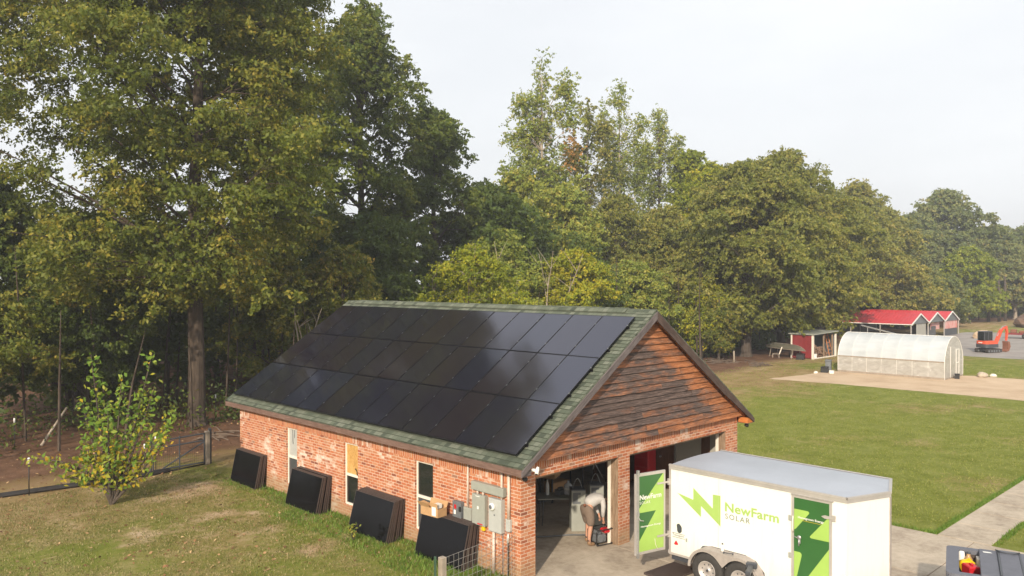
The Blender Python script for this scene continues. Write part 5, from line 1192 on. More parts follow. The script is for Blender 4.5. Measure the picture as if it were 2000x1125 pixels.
b = MB(); b.prism([(.25, .3), (.33, .3), (.56, .95), (.48, .95)], -.24, .24, lambda u, v, w: (u, w, v)); b.build('backrest', M['trim'], t)
for sx in (-.25, .27):
    for sy in (-.22, .22): b = MB(); b.box(sx-.03, sy-.03, 0, sx+.03, sy+.03, .3); b.build('leg', M['postwood'], t)
def brushpile(x, y, rad, n, lab, name='brush_pile', seed=1, lift=.12):
    r = random.Random(seed); b = MB()
    for k in range(n):
        a = r.uniform(0, 2*PI); q = Vector((r.gauss(0, rad*.5), r.gauss(0, rad*.4), r.uniform(.02, lift))); d = Vector((math.cos(a), math.sin(a), r.uniform(-.1, .25)))*r.uniform(.2, .7)*rad*.8
        b.tube([q-d, q+Vector((r.uniform(-.1, .1), r.uniform(-.1, .1), .05)), q+d], [.035, .03, .012], 5)
    o = b.build(name, M['brush'], weld=False); at(o, (x, y, 0)); tag(o, lab, 'brush pile')
brushpile(45.9, 19.3, .9, 34, 'small heap of dead branches on the tan ground right of the roof edge', seed=1, lift=.35)
brushpile(46.8, 23.2, 1.8, 40, 'scattered pale sticks along the wood edge above the right roof edge', seed=2)
brushpile(3.0, 20.5, 1.6, 30, 'scattered dead twigs on the leaf litter behind the far wall corner', seed=3, lift=.1)
for x, y, h, lab in ((46.6, 21.9, 1.0, 'short grey tree stump post at the wood edge nearest the roof slope'), (55, 28.6, .95, 'pale fence post in the shade left of the big trunk past the roof')):
    b = MB(); b.tube([(0,0,0),(.02,.01,h*.5),(0,0,h)], [.09,.075,.06], 8); o = b.build('stump', M['palebark']); at(o, (x, y, 0)); tag(o, lab, 'stump')
# ------------------------------------------------------------------ mini excavator
t = thing('mini_excavator', 'orange and dark grey mini excavator with a closed cab on the gravel', 'excavator', (72.5, 10.4, 0), R(-20)); t.scale = (.84,)*3
# local: X forward (boom), Y left
b = None
for s in (-1, 1):
    b = MB(); pts = []; 
    for k in range(24):
        a = 2*PI*k/24; pts.append((1.0*math.copysign(min(1, abs(math.cos(a))*1.25), math.cos(a)) if abs(math.cos(a)) > .3 else 1.0*math.cos(a)*1.25, .24+.24*math.sin(a)))
    ol = roundpoly([(-1.1, .02), (1.1, .02), (1.1, .47), (-1.1, .47)], .22, 5)
    b.prism(ol, s*.62-.17, s*.62+.17, lambda u, v, w: (u, w, v)); tr = b.build('track', M['rubber'], t)
    b = MB()
    for x in (-.85, -.4, 0, .4, .85): b.lathe([(0,-.185),(.10,-.185),(.12,-.17),(.12,.17),(.1,.185),(0,.185)], (x, s*.62, .20), 'y', 12)
    b.build('rollers', M['boxdark'], tr, weld=False)
b = MB(); b.box(-.7,-.5,.2,.7,.5,.5); b.box(1.15,-.85,.05,1.22,.85,.42,bev=.02); b.box(.6,-.3,.22,1.15,-.2,.32); b.box(.6,.2,.22,1.15,.3,.32); b.build('undercarriage', M['dkgrey'], t, weld=False)
b = MB(); b.prism(roundpoly([(-1.15,-.72),(.75,-.78),(.85,.78),(-1.15,.74)], [.45,.1,.1,.45], 5), .58, .98, lambda u, v, w: (u, v, w)); b.build('counterweight', M['dkgrey'], t)
b = MB(); b.prism(roundpoly([(-1.08,-.70),(.70,-.76),(.80,.76),(-1.08,.72)], [.4,.1,.1,.4], 5), .98, 1.32, lambda u, v, w: (u, v, w)); b.build('engine_hood', M['orange'], t)
b = MB(); b.box(-1.16,-.12,1.08,-1.05,.3,1.17,bev=.01); b.build('badge_panel', M['white'], t); 
b = MB(); b.box(-.65,-.05,1.32,.72,.72,1.36); b.box(-.68,-.08,2.28,.76,.75,2.36,bev=.03)
for x in (-.64, .0, .70):
    for y in (-.04, .70): b.box(x-.035,y-.03,1.34,x+.035,y+.03,2.3)
b.build('cab', M['dkgrey'], t, weld=False)
b = MB(); b.box(-.62,-.03,1.36,.68,.69,2.28); b.build('cab_glass', M['glass'], t)
b = MB(); b.tube([(-.1,.3,1.36),(-.1,.3,1.9)], .18, 8); b.build('operator_seat', M['black'], t)
def beam(b, pts, w_, hts):
    for (p, h0), (q, h1) in zip(zip(pts[:-1], hts[:-1]), zip(pts[1:], hts[1:])):
        d = Vector((q[0]-p[0], q[1]-p[1])).normalized(); n_ = Vector((-d.y, d.x))
        poly = [(p[0]-n_.x*h0, p[1]-n_.y*h0), (q[0]-n_.x*h1, q[1]-n_.y*h1), (q[0]+n_.x*h1, q[1]+n_.y*h1), (p[0]+n_.x*h0, p[1]+n_.y*h0)]
        b.prism(poly, -.28-w_, -.28+w_, lambda u, v, w: (u, w, v))
b = MB(); beam(b, [(.7,.75),(1.25,1.5),(1.75,2.35),(2.1,2.65)], .12, [.2,.19,.16,.12]); beam(b, [(2.1,2.66),(2.75,2.75)], .10, [.10,.11]); b.build('boom', M['orange'], t, weld=False)
b = MB(); beam(b, [(2.65,2.9),(2.85,2.2),(2.7,1.25)], .09, [.13,.14,.08]); b.build('arm', M['orange'], t, weld=False)
b = MB(); b.tube([(1.2,-.28,1.8),(2.1,-.28,2.9)], .05, 8); b.tube([(2.0,-.28,2.85),(2.7,-.28,2.95)], .045, 8); b.build('hydraulic_ram', M['steel'], t, weld=False)
b = MB(); b.prism([(2.55,1.2),(2.85,1.15),(3.0,.6),(2.75,.1),(2.2,.05),(2.3,.25),(2.6,.35),(2.6,.8)], -.62, .06, lambda u, v, w: (u, w, v)); b.build('bucket', M['rust'], t)
# trailers parked at the far edge of the gravel
t = thing('flat_trailer', 'low red flatbed trailer loaded with implements at the far right edge', 'flatbed trailer', (96, 12.2, 0), R(8)); b = MB(); b.box(-.7,-7,.45,.7,2.6,.62,bev=.03); b.build('deck', M['redwall'], t)
for yy in (-1.2, .6): b = MB(); b.lathe([(0,-.1),(.3,-.1),(.33,0),(.3,.1),(0,.1)], (-.85,yy,.33), 'x', 16); b.build('wheel', M['rubber'], t)
b = MB(); r = random.Random(2)
for k in range(9): x = -5+k*.85; b.box(-.5, x-.3, .62, .5, x+.3, .75+r.random()*.5, bev=.08)
b.build('implements', M['rust'], t, weld=False)
# ------------------------------------------------------------------ trees
rs = np.random.RandomState(5)
def leaf_mesh(name, P, N, T, size, tint, mat):
    # P centres, N face normals, T leaf axis; diamond leaf of 4 verts
    n = len(P); B = np.cross(N, T); B /= np.linalg.norm(B, axis=1)[:, None]+1e-9
    L_ = (size*.62)[:, None]; W_ = (size*.34)[:, None]
    dr = np.zeros_like(P); dr[:, 2] = -1
    v = np.stack([P-T*L_, P+B*W_+T*L_*.1, P+T*L_+dr*L_*.15, P-B*W_+T*L_*.1], 1).reshape(-1, 3)
    me = bpy.data.meshes.new(name); me.vertices.add(4*n); me.vertices.foreach_set('co', v.astype(np.float32).ravel())
    me.loops.add(4*n); me.loops.foreach_set('vertex_index', np.arange(4*n, dtype=np.int32)); me.polygons.add(n)
    me.polygons.foreach_set('loop_start', np.arange(0, 4*n, 4, dtype=np.int32)); me.polygons.foreach_set('loop_total', np.full(n, 4, dtype=np.int32)); me.update(calc_edges=True)
    a = me.attributes.new('tint', 'FLOAT', 'FACE'); a.data.foreach_set('value', tint.astype(np.float32)); me.materials.append(mat); return me
def unit(v): return v/(np.linalg.norm(v, axis=1)[:, None]+1e-9)
def crown_points(rs, nclump, z0, z1, radf, cr, lpc, droop=.35, shell=2.2, flat=.6, core=(0, 0), sprays=14, spr=.33):
    t = rs.rand(nclump)**.85; z = z0+(z1-z0)*t; ang = rs.rand(nclump)*2*np.pi; rad = np.array([radf(x) for x in t])
    rr = rad*rs.rand(nclump)**(1/shell); bump = 1+.22*np.sin(ang*3+t*9+rs.rand()*6)+.12*np.sin(ang*5-t*14)
    cx = core[0]+np.cos(ang)*rr*bump; cy = core[1]+np.sin(ang)*rr*bump
    C = np.stack([cx, cy, z], 1); ctint = rs.rand(nclump)
    cs = cr*(.65+.7*rs.rand(nclump))
    ns = nclump*sprays; ci = np.repeat(np.arange(nclump), sprays)
    d = unit(rs.normal(size=(ns, 3))); S = C[ci]+d*(cs[ci]*rs.rand(ns)**.5)[:, None]*np.array([1, 1, flat])
    out = unit((S-C[ci])*np.array([1,1,.4])+ (C[ci]-np.array([core[0], core[1], 0]))*np.array([1,1,0])*.12+rs.normal(size=(ns,3))*.25); stint = rs.rand(ns)
    per = max(1, lpc//sprays); n = ns*per; si = np.repeat(np.arange(ns), per); u = rs.rand(n)
    P = S[si]+out[si]*(u*spr*2-.2*spr)[:, None]*cr+rs.normal(size=(n,3))*np.array([.16,.16,.12])*cr*spr*2; P[:, 2] -= droop*u*u*cr*spr*2
    return C, P, out[si], ctint[ci[si]], stint[si], cs
def make_tree(name, label, x, y, H, Rd, z0=.25, style='oak', nclump=120, lpc=220, ls=.2, pal='oak', bark='bark', trunk=.35, seed=1, group=None, radf=None, cr=1.2, limbs=9, lean=0, rz=0, cat='tree', shell=2.4, tshift=0, flat=.6, tvis=None, sprays=14, spr=.33, spires=None, limbth=.5, zlimb=0, core=(0, 0)):
    ls *= .74; lpc = int(lpc*1.75); sprays = int(sprays*1.7); spr *= .80
    rs = np.random.RandomState(seed); t = thing(name, label, cat, (x, y, 0), rz, group)
    if radf is None:
        if style == 'oak': radf = lambda u: Rd*(math.sin(PI*min(1, .16+u*.86))**.65)
        elif style == 'tall': radf = lambda u: Rd*(.55+.75*u if u < .45 else .9*(1-(u-.45)/.55)**.6+.06)
        elif style == 'round': radf = lambda u: Rd*max(.05, 1-(2*u-.85)**2*.78)**.6 if abs(2*u-.85) < 1.13 else .2
        elif style == 'cone': radf = lambda u: Rd*(1-u)**.7+.3
        else: radf = lambda u: Rd*max(.1, (1-u**2.5))**.5
    if spires:
        acc = []
        for (dx, dy, hf, rf_) in spires:
            acc.append(crown_points(rs, int(nclump*rf_/sum(q[3] for q in spires)), H*z0, H*hf-cr*.4, lambda u: rf_*((.75+.5*u) if u < .4 else .97*(1-((u-.4)/.6)**1.6)**.8+.05), cr, lpc, shell=shell, flat=1.1, sprays=sprays, spr=spr))
            acc[-1][0][:, :2] += (dx, dy); acc[-1][1][:, :2] += (dx, dy)
        C, P, out, ct, st, cs = [np.concatenate([a[i] for a in acc]) for i in range(6)]
    else: C, P, out, ct, st, cs = crown_points(rs, nclump, H*z0, H-cr*.5, radf, cr, lpc, shell=shell, flat=flat, sprays=sprays, spr=spr, core=core)
    n = len(P); N = unit(rs.normal(size=(n, 3))*1.0+np.array([0, 0, .35])+out*.45); T_ = unit(np.cross(N, rs.normal(size=(n, 3)))+out*.5+np.array([0, 0, -.3])); T_ = unit(T_-N*np.sum(N*T_, 1)[:, None])
    size = ls*(.6+.8*rs.rand(n)); tint = np.clip(.30*ct+.30*st+.40*rs.rand(n)+tshift, 0, 1)
    me = leaf_mesh('crown', P, N, T_, size, tint, M['leaf_'+pal]); o = bpy.data.objects.new('crown', me); COL.objects.link(o); o.parent = t
    # trunk and limbs
    b = MB(); r = random.Random(seed); top = H*.93; m = 9
    ph = r.random()*6; wob = Rd*.05
    tp = [Vector((wob*math.sin(k*.9+ph)*k/m+lean*k/m, wob*math.cos(k*.7+ph)*k/m, top*k/m)) for k in range(m+1)]
    tr = [trunk*(1-k/m)**.75+.035 for k in range(m+1)]; tp.insert(1, Vector((0, 0, .35))); tr.insert(0, trunk*1.45); tr[1] = trunk*1.12
    b.tube(tp, tr, 10)
    def trunk_at(z):
        for a, c in zip(tp[:-1], tp[1:]):
            if c.z >= z: k = (z-a.z)/max(1e-6, c.z-a.z); return a.lerp(c, k)
        return tp[-1].copy()
    idx = list(range(len(C))); r.shuffle(idx); main = []
    idx.sort(key=lambda i: -math.hypot(C[i][0], C[i][1])*(.6+.8*r.random()))
    for i in idx[:limbs]:
        c = Vector(C[i]); h = math.hypot(c.x, c.y); zs = max(H*z0*.55, min(c.z-h*.75, top*.9)); zs = max(zs, H*z0*.7*r.uniform(.8, 1.1), zlimb*r.uniform(1, 1.25)); s_ = trunk_at(min(zs, top*.95)); rad0 = max(.04, trunk*limbth*(1-s_.z/H)+.03)
        c = s_.lerp(c, .82); mid = s_.lerp(c, .45)+Vector((0, 0, (c-s_).length*.10)); pts = [s_]+[(s_*(1-u)**2+mid*2*u*(1-u)+c*u*u)+Vector((r.uniform(-.1,.1), r.uniform(-.1,.1), r.uniform(-.1,.1)))*Rd*.05 for u in (.2,.4,.6,.8,1)]
        b.tube(pts, [rad0*(1-.85*k/5) for k in range(6)], 7); main += [(p, rad0*(1-.85*k/5)) for k, p in enumerate(pts)]
    for i in idx[limbs:]:
        c = Vector(C[i]); best = min(main, key=lambda q: (q[0]-c).length+ (3 if q[0].z > c.z+.5 else 0)) if main else (trunk_at(c.z*.8), .08)
        tq = trunk_at(min(top*.97, c.z*.86)); 
        if (tq-c).length < (best[0]-c).length: best = (tq, trunk*.3)
        s_ = best[0]; mid = s_.lerp(c, .5)+Vector((r.uniform(-.3,.3), r.uniform(-.3,.3), .25)); r0 = min(best[1]*.6, .075)
        b.tube([s_, mid, c], [r0, r0*.6, .012], 5, cap=False)
        for q in range(3): b.tube([c, c+Vector((r.gauss(0,.6), r.gauss(0,.6), r.gauss(.1,.4)))*cr], [.014, .004], 4, cap=False)
    b.build('trunk', M[bark], t, weld=False)
    return t
G1 = [(0, (.028,.048,.010)), (.35, (.055,.085,.016)), (.6, (.095,.125,.022)), (.82, (.165,.165,.03)), (1, (.26,.20,.045))]
M['leaf_oak'] = mat_leaf('oak_leaf', [(0, (0.058,0.084,0.014)), (.35, (0.108,0.138,0.021)), (.58, (0.190,0.197,0.030)), (.8, (0.323,0.265,0.042)), (1, (0.475,0.298,0.059))])
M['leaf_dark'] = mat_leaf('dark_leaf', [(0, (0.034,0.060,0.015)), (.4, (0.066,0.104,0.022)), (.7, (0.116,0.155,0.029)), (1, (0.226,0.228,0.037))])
M['leaf_sweet'] = mat_leaf('sweetgum_leaf', [(0, (0.106,0.157,0.029)), (.4, (0.201,0.256,0.046)), (.7, (0.332,0.343,0.061)), (1, (0.520,0.412,0.081))])
M['leaf_yellow'] = mat_leaf('yellowing_leaf', [(0, (0.102,0.145,0.015)), (.35, (0.203,0.247,0.019)), (.65, (0.362,0.362,0.025)), (1, (0.600,0.435,0.037))])
M['leaf_olive'] = mat_leaf('olive_leaf', [(0, (0.093,0.120,0.025)), (.4, (0.177,0.197,0.039)), (.7, (0.279,0.260,0.054)), (1, (0.409,0.318,0.077))])
M['leaf_far'] = mat_leaf('distant_leaf', [(0, (0.083,0.116,0.050)), (.4, (0.141,0.178,0.064)), (.7, (0.227,0.241,0.079)), (1, (0.371,0.285,0.086))])
M['leaf_orange'] = mat_leaf('orange_leaf', [(0, (.20,.14,.03)), (.5, (.36,.19,.05)), (1, (.45,.22,.08))])
M['leaf_bright'] = mat_leaf('mulberry_leaf', [(0, (.09,.18,.02)), (.55, (.17,.28,.035)), (.8, (.26,.34,.05)), (1, (.38,.38,.05))], .35)
M['leaf_gold'] = mat_leaf('gold_leaf', [(0, (.20,.24,.02)), (.5, (.36,.34,.03)), (1, (.55,.33,.02))], .35)
def oakrad(u): return 7.5*(math.sin(PI*min(1, .20+u*.70))**.55)
exec_trees = True
TG = 'tall trees along the wood edge'
# name,label,x,y,H,R + options
oak = make_tree('oak_tree', 'huge oak with a thick bare trunk, its crown filling the top left', 3.2, 24.5, 27.5, 7.7, core=(-1.0, 1.0), z0=.20, nclump=400, lpc=330, ls=.205, pal='oak', bark='darkbark', trunk=.36, seed=11, limbth=.24, zlimb=6.2, tshift=-.05, radf=oakrad, cr=1.25, limbs=22, shell=1.9, spr=.36)
TREES = [
 # left and centre, behind the garage
 ('oak_tree', 'tall oak just right of the huge oak, its top cut by the upper edge', 9.6, 31, 26.8, 3.3, dict(z0=.28, nclump=150, lpc=300, ls=.25, pal='oak', seed=21, trunk=.30)),
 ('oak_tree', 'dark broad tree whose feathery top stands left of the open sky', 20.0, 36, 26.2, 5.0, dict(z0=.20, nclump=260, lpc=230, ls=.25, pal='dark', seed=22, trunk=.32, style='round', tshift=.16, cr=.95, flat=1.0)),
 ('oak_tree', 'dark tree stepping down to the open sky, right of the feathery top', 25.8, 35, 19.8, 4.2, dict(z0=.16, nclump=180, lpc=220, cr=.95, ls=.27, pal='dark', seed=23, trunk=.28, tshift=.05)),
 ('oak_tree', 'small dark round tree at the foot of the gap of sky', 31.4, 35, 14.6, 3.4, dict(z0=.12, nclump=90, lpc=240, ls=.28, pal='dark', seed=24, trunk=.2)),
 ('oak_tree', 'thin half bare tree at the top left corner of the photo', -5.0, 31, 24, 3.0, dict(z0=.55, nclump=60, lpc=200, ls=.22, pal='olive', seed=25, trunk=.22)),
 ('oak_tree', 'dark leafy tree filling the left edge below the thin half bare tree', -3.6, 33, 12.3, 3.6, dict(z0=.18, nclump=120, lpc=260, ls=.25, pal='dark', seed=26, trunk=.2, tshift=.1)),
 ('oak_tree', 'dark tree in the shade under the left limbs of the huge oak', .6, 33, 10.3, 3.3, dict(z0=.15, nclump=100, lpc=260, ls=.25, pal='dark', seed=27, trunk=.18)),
 ('young_tree', 'low spreading bough tree with olive leaves at the left edge above the fence stakes', -5.2, 25.8, 6.3, 3.0, dict(z0=.50, nclump=60, lpc=220, ls=.19, pal='oak', seed=28, trunk=.12, cr=.85)),
 ('young_tree', 'dark young tree left of the big oak trunk', -.4, 28.2, 7.2, 2.4, dict(z0=.3, nclump=60, lpc=220, ls=.2, pal='dark', seed=29, trunk=.10, cr=.9)),
 ('young_tree', 'leafy young tree right of the big oak trunk by the far roof corner', 9.3, 27.8, 8.3, 2.6, dict(z0=.18, nclump=80, lpc=240, ls=.2, pal='oak', seed=30, trunk=.12, cr=.9)),
 ('young_tree', 'sunlit olive tree rising just beyond the left roof slope', 12.3, 26.2, 8.9, 2.3, dict(z0=.16, nclump=80, lpc=240, ls=.2, pal='oak', seed=31, trunk=.12, cr=.9, tshift=.08)),
 ('oak_tree', 'dark low tree directly above the left end of the ridge', 17.2, 29.5, 10.6, 3.0, dict(z0=.14, nclump=90, lpc=240, ls=.23, pal='dark', seed=32, trunk=.15, cr=1.0)),
 ('maple_tree', 'yellowing bushy tree above the middle of the roof ridge', 20.2, 24.3, 9.0, 3.4, dict(z0=.2, nclump=120, lpc=150, ls=.18, pal='yellow', seed=33, trunk=.12, cr=.8, bark='palebark', tshift=-.08)),
 ('maple_tree', 'golden yellow maple above the ridge right of the bare grey sapling', 32.6, 27, 9.2, 3.2, dict(z0=.2, nclump=110, lpc=200, ls=.2, pal='yellow', seed=34, trunk=.12, cr=.9, tshift=.03)),
 ('maple_tree', 'green maple behind the golden maple and the grey sapling', 28.5, 31, 10.6, 3.4, dict(z0=.2, nclump=100, lpc=240, ls=.23, pal='sweet', seed=35, trunk=.15)),
 # sweetgum group right of the gap
 ('sweetgum_tree', 'tallest narrow sweetgum with twin tops and an orange patch, right of the sky gap', 45.0, 42, 28.8, 3.6, dict(style='tall', z0=.34, nclump=180, lpc=125, ls=.26, pal='sweet', seed=41, trunk=.2, bark='palebark', cr=.95, spires=[(0,0,1,1.9),(1.7,-1.7,.93,1.55),(-1.5,1.5,.86,1.7),(.6,.9,.78,2.0)])),
 ('sweetgum_tree', 'thin crowned sweetgum between the two tallest narrow ones', 54.2, 44, 26.0, 2.8, dict(style='tall', z0=.48, nclump=60, lpc=150, ls=.29, pal='olive', seed=42, trunk=.2, bark='palebark', cr=.8, tshift=.1, spires=[(0,0,1,1.1),(1.2,-1.2,.92,.9),(-1.0,1.0,.85,.8)])),
 ('sweetgum_tree', 'second tall narrow sweetgum with pale bare stems low in its crown', 59.8, 44, 29.2, 3.7, dict(style='tall', z0=.46, nclump=130, lpc=100, ls=.26, pal='sweet', seed=43, trunk=.2, bark='palebark', cr=.95, spires=[(0,0,1,1.8),(-1.5,1.3,.93,1.7),(1.6,-1.6,.90,1.5),(.5,1.2,.78,2.0)])),
 ('sweetgum_tree', 'pointed green sweetgum on the right shoulder of the narrow group', 67.4, 44, 27.2, 3.2, dict(style='cone', z0=.34, nclump=150, lpc=105, ls=.27, pal='sweet', seed=44, trunk=.2, cr=.85, spires=[(0,0,1,1.5),(1.5,-1.5,.88,1.6),(-1.3,1.3,.85,1.6)])),
 ('sweetgum_tree', 'pale green pointed tree between the narrow group and the round oak', 67.6, 40, 21.8, 2.9, dict(style='cone', z0=.25, nclump=110, lpc=240, ls=.34, pal='yellow', seed=45, trunk=.2, cr=1.2, tshift=-.2)),
 ('maple_tree', 'light green tree closing the foot of the sky gap', 38.4, 39, 16.8, 3.3, dict(z0=.25, nclump=110, lpc=230, ls=.28, pal='sweet', seed=46, trunk=.2, tshift=.12)),
 ('maple_tree', 'mid green tree in front of the tallest sweetgum', 43.4, 37.5, 15.8, 3.4, dict(z0=.25, nclump=110, lpc=230, ls=.28, pal='sweet', seed=47, trunk=.2, tshift=.05)),
 ('maple_tree', 'olive tree in front of the second tall sweetgum', 50.2, 37, 15.4, 3.7, dict(z0=.22, nclump=120, lpc=230, ls=.28, pal='olive', seed=48, trunk=.2)),
 ('maple_tree', 'brownish olive tree left of the bright yellow green tree', 54.3, 34, 14.2, 3.9, dict(z0=.2, nclump=120, lpc=230, ls=.28, pal='olive', seed=49, trunk=.2, tshift=.06)),
 ('maple_tree', 'tall bright yellow green tree left of the big round oak', 62.6, 34, 19.3, 4.1, dict(z0=.2, nclump=150, lpc=240, ls=.30, pal='yellow', seed=50, trunk=.22, tshift=-.04)),
 ('maple_tree', 'low yellow maple with a rounded top just right of the gable peak', 49.0, 26.2, 7.2, 3.1, dict(z0=.16, nclump=100, lpc=220, ls=.22, pal='yellow', seed=51, trunk=.14, cr=1.0)),
 ('maple_tree', 'green understory tree behind the gable peak', 42.6, 29, 8.4, 3.3, dict(z0=.15, nclump=100, lpc=220, ls=.23, pal='sweet', seed=52, trunk=.14, cr=1.0)),
 ('maple_tree', 'dark green understory tree above the right end of the ridge', 37.8, 29.5, 8.6, 3.0, dict(z0=.15, nclump=90, lpc=220, ls=.23, pal='dark', seed=53, trunk=.14, cr=1.0, tshift=.1)),
 # round oaks on the right
 ('oak_tree', 'big round topped oak with a thick trunk in the middle of the right side', 52.6, 24.2, 17.3, 6.3, dict(style='round', z0=.17, nclump=300, lpc=280, ls=.27, pal='olive', seed=61, trunk=.42, cr=1.25, tshift=-.06, limbs=16)),
 ('oak_tree', 'broad oak whose low boughs hang over the red shed', 61.0, 25.2, 19.3, 7.0, dict(style='round', z0=.13, nclump=260, lpc=260, ls=.29, pal='olive', seed=62, trunk=.36, cr=1.3, tshift=.02, limbs=14)),
 ('oak_tree', 'round oak behind the two big oaks, right of centre', 71.5, 31.5, 18.6, 6.2, dict(style='round', z0=.13, nclump=170, lpc=220, ls=.31, pal='olive', seed=163, trunk=.34, cr=1.35, tshift=.08)),
 ('oak_tree', 'oak behind the greenhouse with boughs over the left end of the carport', 81.0, 30.5, 18.0, 6.4, dict(style='round', z0=.13, nclump=210, lpc=240, ls=.32, pal='olive', seed=63, trunk=.34, cr=1.35, tshift=-.08)),
 ('oak_tree', 'narrow green young oak in front of the thick trunk past the roof', 47.6, 23.9, 5.6, 1.5, dict(z0=.22, nclump=40, lpc=200, ls=.19, pal='oak', seed=64, trunk=.09, cr=.75)),
 ('oak_tree', 'brownish thin topped tree sloping down right of the oaks', 97.5, 33, 20.4, 5.4, dict(z0=.2, nclump=130, lpc=220, ls=.38, pal='olive', seed=65, trunk=.26, cr=1.5, tshift=.05)),
 ('oak_tree', 'grey brown tree left of the tall far oak', 110.0, 35, 18.3, 5.2, dict(z0=.2, nclump=130, lpc=220, ls=.4, pal='olive', seed=66, trunk=.26, cr=1.5)),
 ('oak_tree', 'low tree with a golden flush above the red carport', 105.5, 30.5, 10.2, 5.2, dict(z0=.12, nclump=130, lpc=220, ls=.38, pal='olive', seed=67, trunk=.22, cr=1.4, tshift=.14)),
 ('oak_tree', 'low dark tree above the right gable of the carport', 114.5, 29.5, 8.6, 4.8, dict(z0=.1, nclump=110, lpc=220, ls=.38, pal='far', seed=68, trunk=.2, cr=1.4)),
 ('oak_tree', 'tall dark far oak rising above the carport', 144.5, 37, 23.4, 7.2, dict(z0=.18, nclump=190, lpc=230, ls=.50, pal='far', seed=69, trunk=.4, cr=1.9)),
 ('oak_tree', 'lower shoulder tree left of the tall far oak', 133.8, 38.5, 18.6, 5.0, dict(z0=.15, nclump=120, lpc=220, ls=.48, pal='far', seed=70, trunk=.3, cr=1.7)),
 ('oak_tree', 'yellow tinged tree in front of the tall far oak', 133.5, 30, 12.3, 4.8, dict(z0=.1, nclump=110, lpc=220, ls=.45, pal='yellow', seed=71, trunk=.25, cr=1.5, tshift=-.18, bark='palebark')),
 ('oak_tree', 'bluish far tree right of the tall far oak, above the excavator arm', 152.5, 30.6, 17.6, 4.4, dict(z0=.14, nclump=110, lpc=220, ls=.50, pal='far', seed=72, trunk=.28, cr=1.7)),
 ('oak_tree', 'hazy tree at the right edge of the photo', 164, 29, 17.2, 5.6, dict(z0=.1, nclump=120, lpc=220, ls=.52, pal='far', seed=73, trunk=.28, cr=1.8)),
 ('oak_tree', 'pale trunked tree at the right edge beside the excavator', 150.5, 27.2, 11.6, 4.2, dict(z0=.28, nclump=100, lpc=220, ls=.48, pal='far', seed=74, trunk=.28, cr=1.5, bark='palebark', tshift=.12)),
]
for (nm, lab, x, y, H, Rd, k) in TREES: make_tree(nm, lab, x, y, H, Rd, group=TG, **k)
# orange patch in the tall sweetgum crown
rs2 = np.random.RandomState(77); n = 300; C0 = np.array([1.5, -2.4, 19.4]); P = C0+rs2.normal(size=(n, 3))*np.array([.55, .55, .95]); N = unit(rs2.normal(size=(n, 3))+np.array([0, 0, .6])); T_ = unit(np.cross(N, rs2.normal(size=(n, 3))))
sg = [o for o in bpy.data.objects if o.name.startswith('sweetgum_tree') and 'tallest' in o.get('label', '')][0]
o = bpy.data.objects.new('orange_foliage', leaf_mesh('orange_foliage', P, N, T_, .30*(.6+.8*rs2.rand(n)), rs2.rand(n), M['leaf_orange'])); COL.objects.link(o); o.parent = sg
